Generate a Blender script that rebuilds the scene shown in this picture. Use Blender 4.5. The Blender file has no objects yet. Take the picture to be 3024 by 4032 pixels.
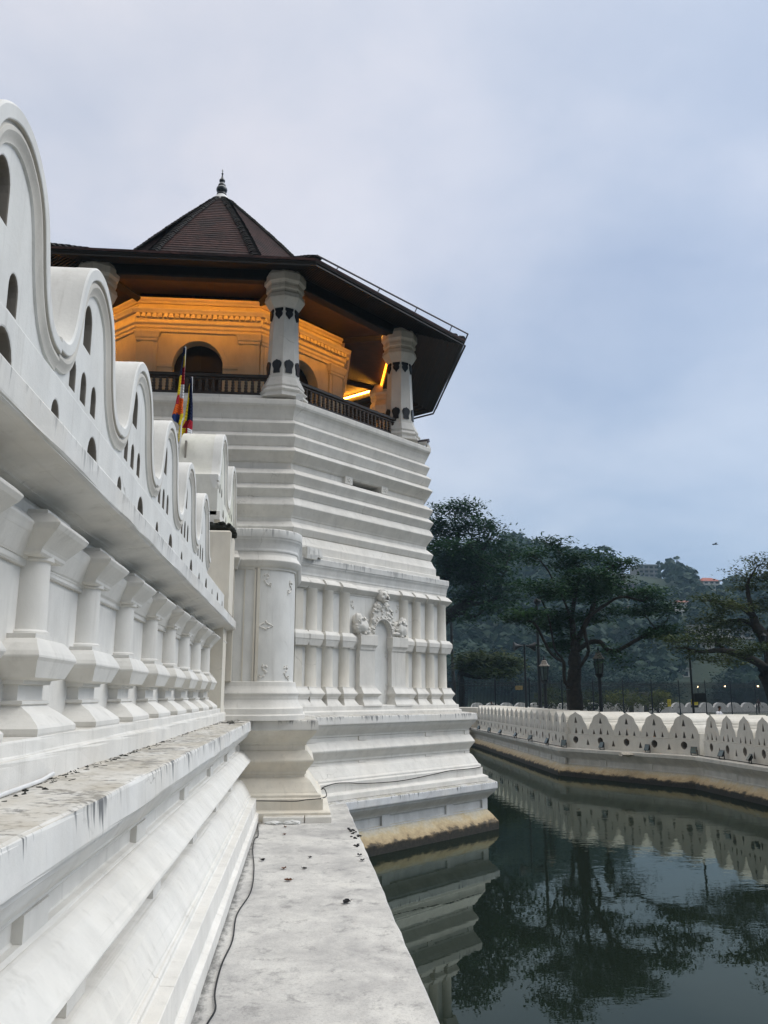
import bpy, bmesh, math, random
import numpy as np
from mathutils import Vector, Matrix

# ------------------------------------------------------------------ camera, sky, sun, exposure
SC = bpy.context.scene
COL = SC.collection
F, CX, CY = 3400.0, 1512.0, 2016.0            # calibrated focal length in photograph pixels, image centre
PITCH = math.atan(723 / F)
YAW = math.atan(328 * math.cos(PITCH) / F)
FW = Vector((math.sin(YAW) * math.cos(PITCH), math.cos(YAW) * math.cos(PITCH), math.sin(PITCH)))
RT = Vector((math.cos(YAW), -math.sin(YAW), 0))
UP = RT.cross(FW)
cam_d = bpy.data.cameras.new('camera')
cam = bpy.data.objects.new('camera', cam_d)
COL.objects.link(cam)
cam.matrix_world = Matrix(((RT.x, UP.x, -FW.x, 0), (RT.y, UP.y, -FW.y, 0), (RT.z, UP.z, -FW.z, 0), (0, 0, 0, 1)))
cam_d.sensor_fit = 'VERTICAL'
cam_d.sensor_height = 36
cam_d.sensor_width = 27
cam_d.lens = 36 * F / 4032
cam_d.clip_start = 0.1
cam_d.clip_end = 6000
SC.camera = cam

SUN_EL, SUN_AZ = math.radians(52), math.radians(92)      # azimuth clockwise from +Y
world = bpy.data.worlds.new('World')
SC.world = world
world.use_nodes = True
nt = world.node_tree
nt.nodes.clear()


def N(nt, kind, **kw):
    n = nt.nodes.new(kind)
    for k, v in kw.items():
        if k.startswith('in_'):
            n.inputs[k[3:].replace('_', ' ')].default_value = v
        elif isinstance(k, str) and hasattr(n, k):
            setattr(n, k, v)
    return n


def ramp(nt, stops, fac=None):
    r = nt.nodes.new('ShaderNodeValToRGB')
    e = r.color_ramp.elements
    while len(e) > 1:
        e.remove(e[-1])
    for i, (p, c) in enumerate(stops):
        el = e[0] if i == 0 else e.new(p)
        el.position = p
        if isinstance(c, (int, float)):
            c = (c, c, c)
        el.color = (c[0], c[1], c[2], 1)
    if fac is not None:
        nt.links.new(fac, r.inputs[0])
    return r


def mathn(nt, op, a, b=None, clamp=False):
    m = nt.nodes.new('ShaderNodeMath')
    m.operation = op
    m.use_clamp = clamp
    for i, v in enumerate((a, b)):
        if v is None:
            continue
        if isinstance(v, (int, float)):
            m.inputs[i].default_value = v
        else:
            nt.links.new(v, m.inputs[i])
    return m.outputs[0]


def mixc(nt, fac, a, b, mode='MIX'):
    m = nt.nodes.new('ShaderNodeMix')
    m.data_type = 'RGBA'
    m.blend_type = mode
    for sock, v in ((m.inputs[0], fac), (m.inputs[6], a), (m.inputs[7], b)):
        if isinstance(v, (int, float)):
            sock.default_value = v
        elif isinstance(v, tuple):
            sock.default_value = (v[0], v[1], v[2], 1)
        else:
            nt.links.new(v, sock)
    return m.outputs[2]


def noise(nt, vec, scale, detail=5, rough=0.55, dist=0.0):
    n = nt.nodes.new('ShaderNodeTexNoise')
    n.inputs['Scale'].default_value = scale
    n.inputs['Detail'].default_value = detail
    n.inputs['Roughness'].default_value = rough
    n.inputs['Distortion'].default_value = dist
    if vec is not None:
        nt.links.new(vec, n.inputs['Vector'])
    return n.outputs['Fac']


def mapping(nt, vec, scale=(1, 1, 1), loc=(0, 0, 0), rot=(0, 0, 0)):
    m = nt.nodes.new('ShaderNodeMapping')
    m.inputs['Scale'].default_value = scale
    m.inputs['Location'].default_value = loc
    m.inputs['Rotation'].default_value = rot
    nt.links.new(vec, m.inputs['Vector'])
    return m.outputs[0]


# sky: overcast layer over a Nishita sky
sky = nt.nodes.new('ShaderNodeTexSky')
sky.sky_type = 'NISHITA'
sky.sun_disc = False
sky.sun_elevation = SUN_EL
sky.sun_rotation = SUN_AZ
sky.dust_density = 3.0
tc = nt.nodes.new('ShaderNodeTexCoord')
sep = nt.nodes.new('ShaderNodeSeparateXYZ')
nt.links.new(tc.outputs['Generated'], sep.inputs[0])
# clouds lie on a flat layer: direction divided by its height
hgt = mathn(nt, 'MAXIMUM', sep.outputs['Z'], 0.04)
px = mathn(nt, 'DIVIDE', sep.outputs['X'], mathn(nt, 'ADD', hgt, 0.25))
py = mathn(nt, 'DIVIDE', sep.outputs['Y'], mathn(nt, 'ADD', hgt, 0.25))
cmb = nt.nodes.new('ShaderNodeCombineXYZ')
nt.links.new(px, cmb.inputs[0])
nt.links.new(py, cmb.inputs[1])
n1 = noise(nt, mapping(nt, cmb.outputs[0], loc=(3.1, 1.7, 0)), 1.15, 6, 0.5, 0.35)
n2 = noise(nt, mapping(nt, cmb.outputs[0], loc=(7.7, 4.2, 2)), 3.4, 5, 0.55, 0.2)
cl = mathn(nt, 'ADD', mathn(nt, 'MULTIPLY', n1, 0.75), mathn(nt, 'MULTIPLY', n2, 0.25))
# brightness of the overcast layer by height (brighter towards the zenith), low sky greyer and bluer
lay = ramp(nt, [(0.0, (3.6, 4.2, 4.95)), (0.2, (3.95, 4.5, 5.35)), (0.45, (4.25, 4.6, 5.4)), (0.68, (5.1, 5.25, 5.8)), (0.8, (8.2, 8.3, 8.4)), (1.0, (12.5, 12.3, 11.9))], sep.outputs['Z'])
shade = ramp(nt, [(0.36, (0.78, 0.84, 0.92)), (0.46, (0.92, 0.95, 0.99)), (0.54, (1.06, 1.05, 1.05)), (0.64, (1.20, 1.16, 1.12))], cl)
# thinner, bluer cloud towards +X (right), thicker and whiter to the left
side = ramp(nt, [(0.0, (1.07, 1.03, 0.99)), (0.35, (1.05, 1.02, 1.0)), (0.75, (0.88, 0.935, 1.0)), (0.87, (0.90, 0.96, 1.03)), (1.0, (1.35, 1.47, 1.62))],
            mathn(nt, 'MULTIPLY_ADD', sep.outputs['X'], 0.9))
side_f = nt.nodes[-1]
m_ = [n for n in nt.nodes if n.type == 'MATH' and n.operation == 'MULTIPLY_ADD'][-1]
m_.inputs[2].default_value = 0.42
over = mixc(nt, 1.0, mixc(nt, 1.0, lay.outputs[0], shade.outputs[0], 'MULTIPLY'), side.outputs[0], 'MULTIPLY')
# unseen sky behind the viewer (-Y) dimmed to shape the light, brighter and cooler over the water (+X)
back = ramp(nt, [(0.0, (0.56, 0.53, 0.49)), (0.40, (0.78, 0.76, 0.73)), (0.62, (1.0, 1.0, 1.0)), (1.0, (1.0, 1.0, 1.0))],
            mathn(nt, 'ADD', mathn(nt, 'MULTIPLY', sep.outputs['Y'], 0.5), 0.5))
over = mixc(nt, 1.0, over, back.outputs[0], 'MULTIPLY')
tot = mixc(nt, 0.97, sky.outputs[0], over)
bg = nt.nodes.new('ShaderNodeBackground')
bg.inputs['Strength'].default_value = 0.11
nt.links.new(tot, bg.inputs['Color'])
wo = nt.nodes.new('ShaderNodeOutputWorld')
nt.links.new(bg.outputs[0], wo.inputs[0])

sun_d = bpy.data.lights.new('sun', 'SUN')
sun_d.energy = 1.7
sun_d.angle = math.radians(50)
sun_d.color = (1.0, 0.98, 0.94)
sun = bpy.data.objects.new('sun', sun_d)
sdir = Vector((math.sin(SUN_AZ) * math.cos(SUN_EL), math.cos(SUN_AZ) * math.cos(SUN_EL), math.sin(SUN_EL)))
sun.rotation_euler = (-sdir).to_track_quat('-Z', 'Y').to_euler()
sun.location = (20, -10, 60)
COL.objects.link(sun)

SC.view_settings.view_transform = 'Standard'
SC.view_settings.look = 'None'
SC.view_settings.exposure = 0.4
SC.view_settings.gamma = 1.0
SC.render.engine = 'CYCLES'
SC.cycles.use_denoising = True
SC.cycles.max_bounces = 7
SC.cycles.volume_bounces = 0
SC.cycles.transparent_max_bounces = 6
random.seed(7)
RNG = np.random.default_rng(7)


# ------------------------------------------------------------------ surveying helpers (photograph sight line -> point at a known plane)
def ray(u, v):
    return FW + RT * ((u - CX) / F) - UP * ((v - CY) / F)


def at_y(u, v, y):
    r = ray(u, v)
    return r * (y / r.y)


def at_x(u, v, x):
    r = ray(u, v)
    return r * (x / r.x)


def at_z(u, v, z):
    r = ray(u, v)
    return r * (z / r.z)


# ------------------------------------------------------------------ mesh building
class MB:
    def __init__(s, xf=None):
        s.v, s.f, s.m, s.xf = [], [], [], xf
        s.mi = 0

    def add(s, vs, fs):
        o = len(s.v)
        if s.xf:
            vs = [s.xf(*p) for p in vs]
        s.v.extend([tuple(p) for p in vs])
        s.f.extend([tuple(i + o for i in f) for f in fs])
        s.m.extend([s.mi] * len(fs))

    def box(s, x0, x1, y0, y1, z0, z1):
        vs = [(x, y, z) for z in (z0, z1) for y in (y0, y1) for x in (x0, x1)]
        s.add(vs, [(0, 2, 3, 1), (4, 5, 7, 6), (0, 1, 5, 4), (2, 6, 7, 3), (0, 4, 6, 2), (1, 3, 7, 5)])

    def bbox(s, x0, x1, y0, y1, z0, z1, b=0.01):
        """box with bevelled vertical and top edges"""
        def rect(d, z):
            return [(x0 + d, y0 + d, z), (x1 - d, y0 + d, z), (x1 - d, y1 - d, z), (x0 + d, y1 - d, z)]
        s.loft([rect(b, z0), rect(0, z0 + b), rect(0, z1 - b), rect(b, z1)])

    def loft(s, rings, closed=True, cap0=True, cap1=True):
        n = len(rings[0])
        vs = [p for r in rings for p in r]
        fs = []
        for i in range(len(rings) - 1):
            for j in range(n if closed else n - 1):
                a, b = i * n + j, i * n + (j + 1) % n
                fs.append((a, b, b + n, a + n))
        if closed and cap0:
            fs.append(tuple(range(n - 1, -1, -1)))
        if closed and cap1:
            k = (len(rings) - 1) * n
            fs.append(tuple(range(k, k + n)))
        s.add(vs, fs)

    def lathe(s, prof, n=24, c=(0, 0, 0), a0=0.0, cap=True):
        rings = []
        for r, z in prof:
            rings.append([(c[0] + r * math.cos(a0 + 2 * math.pi * i / n), c[1] + r * math.sin(a0 + 2 * math.pi * i / n), c[2] + z) for i in range(n)])
        s.loft(rings, cap0=cap, cap1=cap)

    def tube(s, pts, rad, n=6, cap=True):
        pts = [Vector(p) for p in pts]
        rs = rad if isinstance(rad, (list, tuple)) else [rad] * len(pts)
        rings = []
        ref = Vector((0.31, 0.2, 0.93))
        for i, p in enumerate(pts):
            d = (pts[min(i + 1, len(pts) - 1)] - pts[max(i - 1, 0)])
            if d.length < 1e-9:
                d = Vector((0, 0, 1))
            d.normalize()
            u = d.cross(ref)
            if u.length < 0.05:
                u = d.cross(Vector((1, 0, 0)))
            u.normalize()
            w = d.cross(u)
            rings.append([tuple(p + (u * math.cos(2 * math.pi * k / n) + w * math.sin(2 * math.pi * k / n)) * rs[i]) for k in range(n)])
        s.loft(rings, cap0=cap, cap1=cap)

    def rectloft(s, levels, c, back):
        """block standing out of a wall: levels (z, halfwidth, front); local x along wall, y out of wall"""
        rings = [[(c - hw, back, z), (c + hw, back, z), (c + hw, fr, z), (c - hw, fr, z)] for z, hw, fr in levels]
        s.loft(rings)

    def blob(s, c, r, amp=0.15, freq=4.0, sub=2, seed=0, fine=0.0):
        bm = bmesh.new()
        bmesh.ops.create_icosphere(bm, subdivisions=sub, radius=1.0)
        rr = random.Random(seed)
        ph = [[rr.uniform(0, 6.3) for _ in range(3)] for _ in range(5)]
        vs = []
        for v in bm.verts:
            p = v.co
            k = 1 + amp * (math.sin(p.x * freq + ph[0][0]) * math.sin(p.y * freq + ph[0][1]) + 0.6 * math.sin(p.z * freq * 1.7 + ph[1][0] + p.x * 2) * math.sin(p.y * freq * 1.9 + ph[1][1]))
            if fine:
                k += fine * rr.uniform(-1, 1)
            vs.append((c[0] + p.x * r[0] * k, c[1] + p.y * r[1] * k, c[2] + p.z * r[2] * k))
        fs = [tuple(v.index for v in f.verts) for f in bm.faces]
        bm.free()
        s.add(vs, fs)

    def build(s, name, mat, parent=None, smooth=None, local=False):
        me = bpy.data.meshes.new(name)
        me.from_pydata(s.v, [], s.f)
        mats = mat if isinstance(mat, (list, tuple)) else [mat]
        for m in mats:
            me.materials.append(m)
        if len(mats) > 1:
            me.polygons.foreach_set('material_index', s.m)
        bm = bmesh.new()
        bm.from_mesh(me)
        bmesh.ops.recalc_face_normals(bm, faces=bm.faces)
        if bm.faces and max(v.co.z for v in bm.verts) - min(v.co.z for v in bm.verts) < 1e-6 and bm.faces[0].normal.z < 0:
            bmesh.ops.reverse_faces(bm, faces=bm.faces)          # flat sheets face the sky
        bm.to_mesh(me)
        bm.free()
        if smooth is not None:
            me.polygons.foreach_set('use_smooth', [True] * len(me.polygons))
            me.set_sharp_from_angle(angle=math.radians(smooth))
        me.update()
        return link(name, me, parent, local)


def link(name, me, parent=None, local=False):
    o = bpy.data.objects.new(name, me)
    COL.objects.link(o)
    if parent is not None:
        o.parent = parent
        if not local:
            o.location = -wloc(parent)
    return o


def wloc(o):
    p = Vector(o.location)
    while o.parent is not None:
        o = o.parent
        p += Vector(o.location)
    return p


def thing(name, label, cat, loc=(0, 0, 0), group=None):
    o = bpy.data.objects.new(name, None)
    o.empty_display_size = 0.2
    COL.objects.link(o)
    o.location = loc
    return tag(o, label, cat, group)


def tag(o, label, cat, group=None):
    o['label'] = label
    o['category'] = cat
    if group:
        o['group'] = group
    return o


def setting(o, kind='structure', label=None):
    o['kind'] = kind
    if label:
        o['label'] = label
    return o


def copy_part(o, parent, loc):
    c = o.copy()
    COL.objects.link(c)
    c.parent = parent
    c.location = loc
    for ch in list(o.children):
        d = ch.copy()
        COL.objects.link(d)
        d.parent = c
    return c


def spline(pts, n):
    """Catmull-Rom through pts, n samples per span"""
    P = [Vector(p) for p in pts]
    P = [P[0] * 2 - P[1]] + P + [P[-1] * 2 - P[-2]]
    out = []
    for i in range(1, len(P) - 2):
        for k in range(n):
            t = k / n
            a, b, c, d = P[i - 1], P[i], P[i + 1], P[i + 2]
            out.append(0.5 * ((2 * b) + (c - a) * t + (2 * a - 5 * b + 4 * c - d) * t * t + (3 * b - a - 3 * c + d) * t ** 3))
    out.append(P[-2])
    return out


def plate(outer, holes, depth, bevel=0.008):
    """flat slab in the local xy plane with holes, depth along z centred; returns a mesh"""
    cu = bpy.data.curves.new('outline', 'CURVE')
    cu.dimensions = '2D'
    cu.fill_mode = 'BOTH'
    cu.extrude = depth / 2 - bevel
    cu.bevel_depth = bevel
    cu.bevel_resolution = 1
    cu.offset = -bevel
    for loop in [outer] + list(holes):
        sp = cu.splines.new('POLY')
        sp.points.add(len(loop) - 1)
        for p, q in zip(sp.points, loop):
            p.co = (q[0], q[1], 0, 1)
        sp.use_cyclic_u = True
    o = bpy.data.objects.new('outline', cu)
    COL.objects.link(o)
    dg = bpy.context.evaluated_depsgraph_get()
    me = bpy.data.meshes.new_from_object(o.evaluated_get(dg))
    bpy.data.objects.remove(o)
    bpy.data.curves.remove(cu)
    return me


def plate_obj(name, outer, holes, depth, mat, parent, mtx, bevel=0.008, hole_mat=None):
    """slab whose local (x, y, z) are carried by mtx into the world"""
    me = plate(outer, holes, depth, bevel)
    me.materials.clear()
    me.materials.append(mat)
    if hole_mat:
        me.materials.append(hole_mat)
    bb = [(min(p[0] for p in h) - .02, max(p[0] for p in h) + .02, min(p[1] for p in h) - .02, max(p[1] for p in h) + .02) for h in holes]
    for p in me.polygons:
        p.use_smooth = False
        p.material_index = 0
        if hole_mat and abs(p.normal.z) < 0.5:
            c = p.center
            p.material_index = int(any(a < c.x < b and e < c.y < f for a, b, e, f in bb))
    me.transform(mtx)
    return link(name, me, parent)


def path_sweep(mb, prof, path, closed=False, caps=True):
    """sweep (d, z) profile along a 2D path; d is measured to the right of travel, mitred"""
    n = len(path)
    P = [Vector((p[0], p[1])) for p in path]
    rings = []
    for i in range(n):
        if closed:
            a, b = P[i] - P[i - 1], P[(i + 1) % n] - P[i]
        else:
            a = P[i] - P[i - 1] if i > 0 else P[1] - P[0]
            b = P[i + 1] - P[i] if i < n - 1 else P[-1] - P[-2]
        a.normalize()
        b.normalize()
        na, nb = Vector((a.y, -a.x)), Vector((b.y, -b.x))
        m = na + nb
        m.normalize()
        m = m / max(0.3, m.dot(na))
        rings.append([(P[i].x + m.x * d, P[i].y + m.y * d, z) for d, z in prof])
    if closed:
        rings.append(rings[0])
    k = len(prof)
    vs = [p for r in rings for p in r]
    fs = []
    for i in range(len(rings) - 1):
        for j in range(k - 1):
            a = i * k + j
            fs.append((a, a + 1, a + 1 + k, a + k))
    if caps and not closed:
        fs.append(tuple(range(k)))
        fs.append(tuple(range((len(rings) - 1) * k, len(rings) * k)))
    mb.add(vs, fs)


def soften(prof, b=0.012):
    """cut every corner of an open profile a little"""
    out = [prof[0]]
    for i in range(1, len(prof) - 1):
        p, q, r = (Vector(prof[i - 1]), Vector(prof[i]), Vector(prof[i + 1]))
        for w in (p, r):
            d = w - q
            L = d.length
            out.append(tuple(q + d * min(b / max(L, 1e-6), 0.35)))
    out.append(prof[-1])
    return out


# ------------------------------------------------------------------ materials
def new_mat(name):
    m = bpy.data.materials.new(name)
    m.use_nodes = True
    nt = m.node_tree
    return m, nt, nt.nodes['Principled BSDF']


def position(nt):
    return nt.nodes.new('ShaderNodeNewGeometry').outputs['Position']


def add_bump(nt, bsdf, height, strength=0.3, dist=0.02):
    b = nt.nodes.new('ShaderNodeBump')
    b.inputs['Strength'].default_value = strength
    b.inputs['Distance'].default_value = dist
    nt.links.new(height, b.inputs['Height'])
    nt.links.new(b.outputs[0], bsdf.inputs['Normal'])


def m_plaster(name, base=(0.70, 0.68, 0.635), mott=0.15, warm=(0.60, 0.53, 0.42), warm_amt=0.35, streak=None, specks=0.35, bump=0.22, rough=0.78, top=None):
    m, nt, b = new_mat(name)
    pos = position(nt)
    big = noise(nt, pos, 0.55, 6, 0.6)
    mid = noise(nt, mapping(nt, pos, (1, 1, 0.6)), 2.6, 7, 0.62)
    fine = noise(nt, pos, 26, 4, 0.6)
    c = mixc(nt, mathn(nt, 'MULTIPLY', ramp(nt, [(0.42, 0.0), (0.72, 1.0)], big).outputs[0], warm_amt), base, warm)
    c = mixc(nt, ramp(nt, [(0.35, mott * 2.2), (0.62, 0.0)], mid).outputs[0], c, tuple(x * 0.62 for x in base))
    # sparse small marks: chips, lichen specks
    sp = noise(nt, mapping(nt, pos, (1, 1, 1)), 7.5, 9, 0.78)
    c = mixc(nt, mathn(nt, 'MULTIPLY', ramp(nt, [(0.67, 0.0), (0.72, 1.0)], sp).outputs[0], specks), c, (0.16, 0.15, 0.13))
    # faint rain runs and hairline cracks
    run = noise(nt, mapping(nt, pos, (1.0, 1.0, 0.07)), 8.0, 5, 0.65)
    c = mixc(nt, mathn(nt, 'MULTIPLY', ramp(nt, [(0.56, 0.0), (0.72, 1.0)], run).outputs[0], 0.30), c, (0.36, 0.34, 0.30))
    wob = nt.nodes.new('ShaderNodeTexNoise')
    wob.inputs['Scale'].default_value = 2.2
    wob.inputs['Detail'].default_value = 5
    nt.links.new(pos, wob.inputs['Vector'])
    va = nt.nodes.new('ShaderNodeVectorMath')
    va.operation = 'MULTIPLY_ADD'
    nt.links.new(wob.outputs['Color'], va.inputs[0])
    va.inputs[1].default_value = (0.5, 0.5, 0.5)
    nt.links.new(pos, va.inputs[2])
    vo = nt.nodes.new('ShaderNodeTexVoronoi')
    vo.feature = 'DISTANCE_TO_EDGE'
    vo.inputs['Scale'].default_value = 0.42
    nt.links.new(va.outputs[0], vo.inputs['Vector'])
    ck = ramp(nt, [(0.0, 1.0), (0.0028, 0.0)], vo.outputs['Distance']).outputs[0]
    cm = ramp(nt, [(0.56, 0.0), (0.66, 0.6)], noise(nt, mapping(nt, pos, loc=(5, 3, 1)), 0.8, 3, 0.5)).outputs[0]
    c = mixc(nt, mathn(nt, 'MULTIPLY', ck, cm), c, (0.22, 0.20, 0.17))
    if streak:
        z0, z1, amt = streak
        st = noise(nt, mapping(nt, pos, (1.0, 1.0, 0.055)), 13.0, 4, 0.65)
        band = noise(nt, mapping(nt, pos, (1, 1, 0.2)), 1.1, 3, 0.5)
        sz = nt.nodes.new('ShaderNodeSeparateXYZ')
        nt.links.new(pos, sz.inputs[0])
        mr = nt.nodes.new('ShaderNodeMapRange')
        mr.inputs['From Min'].default_value = z0
        mr.inputs['From Max'].default_value = z1
        mr.inputs['To Min'].default_value = -0.16
        mr.inputs['To Max'].default_value = 0.055
        nt.links.new(sz.outputs['Z'], mr.inputs['Value'])
        sm = mathn(nt, 'ADD', mathn(nt, 'ADD', st, mr.outputs[0]), mathn(nt, 'MULTIPLY', mathn(nt, 'SUBTRACT', band, 0.5), 0.5))
        c = mixc(nt, mathn(nt, 'MULTIPLY', ramp(nt, [(0.55, 0.0), (0.66, 1.0)], sm).outputs[0], amt), c, (0.10, 0.105, 0.11))
    if top:
        # soiled upper faces: dust, moss and bird dirt gather on ledges
        col, amt = top
        nz = nt.nodes.new('ShaderNodeSeparateXYZ')
        nt.links.new(nt.nodes.new('ShaderNodeNewGeometry').outputs['Normal'], nz.inputs[0])
        up = ramp(nt, [(0.75, 0.0), (0.93, 1.0)], nz.outputs['Z']).outputs[0]
        pat = ramp(nt, [(0.36, 0.15), (0.62, 1.0)], noise(nt, mapping(nt, pos, (1.0, 0.45, 1.0)), 3.2, 8, 0.7)).outputs[0]
        c = mixc(nt, mathn(nt, 'MULTIPLY', mathn(nt, 'MULTIPLY', up, pat), amt), c, col)
    nt.links.new(c, b.inputs['Base Color'])
    b.inputs['Roughness'].default_value = rough
    b.inputs['Specular IOR Level'].default_value = 0.25
    h = mathn(nt, 'ADD', mathn(nt, 'MULTIPLY', mid, 0.7), mathn(nt, 'MULTIPLY', fine, 0.3))
    add_bump(nt, b, h, bump, 0.03)
    return m


def m_flat(name, col, rough=0.6, var=0.15, scale=3.0, metal=0.0, spec=0.3, bump=0.0, emit=None):
    m, nt, b = new_mat(name)
    pos = position(nt)
    n = noise(nt, pos, scale, 5, 0.6)
    c = mixc(nt, ramp(nt, [(0.3, 0.0), (0.7, 1.0)], n).outputs[0], tuple(x * (1 - var) for x in col), tuple(min(1, x * (1 + var)) for x in col))
    nt.links.new(c, b.inputs['Base Color'])
    b.inputs['Roughness'].default_value = rough
    b.inputs['Metallic'].default_value = metal
    b.inputs['Specular IOR Level'].default_value = spec
    if bump:
        add_bump(nt, b, n, bump, 0.02)
    if emit:
        b.inputs['Emission Color'].default_value = (*emit[0], 1)
        b.inputs['Emission Strength'].default_value = emit[1]
    return m


M = {}
M['plaster'] = m_plaster('white_plaster', warm_amt=0.22)
M['plaster_top'] = m_plaster('ledge_plaster', top=((0.40, 0.37, 0.31), 0.75), warm_amt=0.3, specks=0.5)
M['plaster_warm'] = m_plaster('cream_plaster', base=(0.70, 0.66, 0.575), warm=(0.60, 0.50, 0.37), warm_amt=0.45)
M['merlon'] = m_plaster('parapet_plaster', base=(0.70, 0.695, 0.665), warm_amt=0.14, specks=0.55)
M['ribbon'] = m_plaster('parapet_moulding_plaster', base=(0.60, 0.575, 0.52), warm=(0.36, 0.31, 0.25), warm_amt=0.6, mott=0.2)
M['fascia_low'] = m_plaster('ledge_fascia_plaster', base=(0.68, 0.67, 0.64), streak=(-0.74, -0.53, 0.9), top=((0.42, 0.38, 0.31), 0.8), mott=0.16)
M['fascia_top'] = m_plaster('cornice_fascia_plaster', base=(0.69, 0.68, 0.65), streak=(1.40, 1.62, 0.45), mott=0.16, top=((0.45, 0.43, 0.40), 0.5))
M['fascia_tower'] = m_plaster('tower_ledge_plaster', base=(0.69, 0.68, 0.65), streak=(-0.74, -0.53, 0.75), mott=0.14, top=((0.45, 0.42, 0.36), 0.7))
M['fascia_water'] = m_plaster('low_ledge_plaster', base=(0.66, 0.67, 0.68), streak=(-2.80, -2.58, 1.0), mott=0.25, top=((0.36, 0.33, 0.25), 0.85))
M['cornice_tower'] = m_plaster('tower_cornice_plaster', base=(0.66, 0.655, 0.63), streak=(3.40, 3.68, 0.5), mott=0.2, warm_amt=0.15)
M['jamb'] = m_plaster('grimy_shaded_opening_plaster', base=(0.30, 0.275, 0.24), warm=(0.18, 0.155, 0.125), warm_amt=0.6, mott=0.25, specks=0.6)  # jamb grime, plus the dimness inside the openings put into the colour


def m_foot():
    """footing at the water line: white above, ochre mineral stain, black algae band"""
    m, nt, b = new_mat('waterline_plaster')
    pos = position(nt)
    sz = nt.nodes.new('ShaderNodeSeparateXYZ')
    nt.links.new(pos, sz.inputs[0])
    n = noise(nt, mapping(nt, pos, (1, 1, 1.6)), 2.4, 7, 0.65)
    f = noise(nt, pos, 14, 5, 0.65)
    z = mathn(nt, 'ADD', sz.outputs['Z'], mathn(nt, 'MULTIPLY', mathn(nt, 'SUBTRACT', n, 0.5), 0.55))
    mr = nt.nodes.new('ShaderNodeMapRange')
    mr.inputs['From Min'].default_value = -4.0
    mr.inputs['From Max'].default_value = -3.1
    nt.links.new(z, mr.inputs['Value'])
    r = ramp(nt, [(0.0, (0.010, 0.010, 0.009)), (0.22, (0.014, 0.013, 0.010)), (0.29, (0.09, 0.065, 0.035)), (0.34, (0.36, 0.27, 0.15)), (0.48, (0.50, 0.40, 0.24)), (0.62, (0.52, 0.47, 0.36)), (0.74, (0.55, 0.54, 0.51)), (1.0, (0.66, 0.67, 0.68))], mr.outputs[0])
    c = mixc(nt, ramp(nt, [(0.35, 0.45), (0.65, 0.0)], f).outputs[0], r.outputs[0], mixc(nt, 0.55, r.outputs[0], (0.10, 0.085, 0.06)))
    nt.links.new(c, b.inputs['Base Color'])
    b.inputs['Roughness'].default_value = 0.8
    add_bump(nt, b, f, 0.3, 0.03)
    return m


def m_walkway():
    m, nt, b = new_mat('weathered_walkway')
    pos = position(nt)
    w1 = noise(nt, mapping(nt, pos, (1.0, 0.75, 1)), 1.3, 9, 0.68, 0.25)
    w2 = noise(nt, mapping(nt, pos, (1.0, 0.8, 1)), 4.5, 9, 0.75, 0.2)
    w3 = noise(nt, pos, 38, 4, 0.7)
    c = mixc(nt, ramp(nt, [(0.36, 0.85), (0.60, 0.0)], w1).outputs[0], (0.575, 0.56, 0.525), (0.33, 0.32, 0.31))
    c = mixc(nt, ramp(nt, [(0.34, 0.7), (0.47, 0.0)], w2).outputs[0], c, (0.20, 0.195, 0.19))
    c = mixc(nt, ramp(nt, [(0.60, 0.0), (0.80, 0.45)], w1).outputs[0], c, (0.60, 0.565, 0.48))
    c = mixc(nt, ramp(nt, [(0.30, 0.4), (0.48, 0.0)], w3).outputs[0], c, (0.14, 0.135, 0.13))
    # grime along the foot of the wall
    sx = nt.nodes.new('ShaderNodeSeparateXYZ')
    nt.links.new(pos, sx.inputs[0])
    mr = nt.nodes.new('ShaderNodeMapRange')
    mr.inputs['From Min'].default_value = -0.84
    mr.inputs['From Max'].default_value = -0.64
    mr.inputs['To Min'].default_value = 0.30
    mr.inputs['To Max'].default_value = -0.35
    nt.links.new(sx.outputs['X'], mr.inputs['Value'])
    g = mathn(nt, 'ADD', noise(nt, mapping(nt, pos, (1.6, 0.8, 1)), 7, 7, 0.7), mr.outputs[0])
    c = mixc(nt, ramp(nt, [(0.52, 0.0), (0.78, 0.85)], g).outputs[0], c, (0.085, 0.085, 0.08))
    nt.links.new(c, b.inputs['Base Color'])
    b.inputs['Roughness'].default_value = 0.85
    add_bump(nt, b, mathn(nt, 'ADD', w2, mathn(nt, 'MULTIPLY', w3, 0.5)), 0.35, 0.02)
    return m


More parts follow.
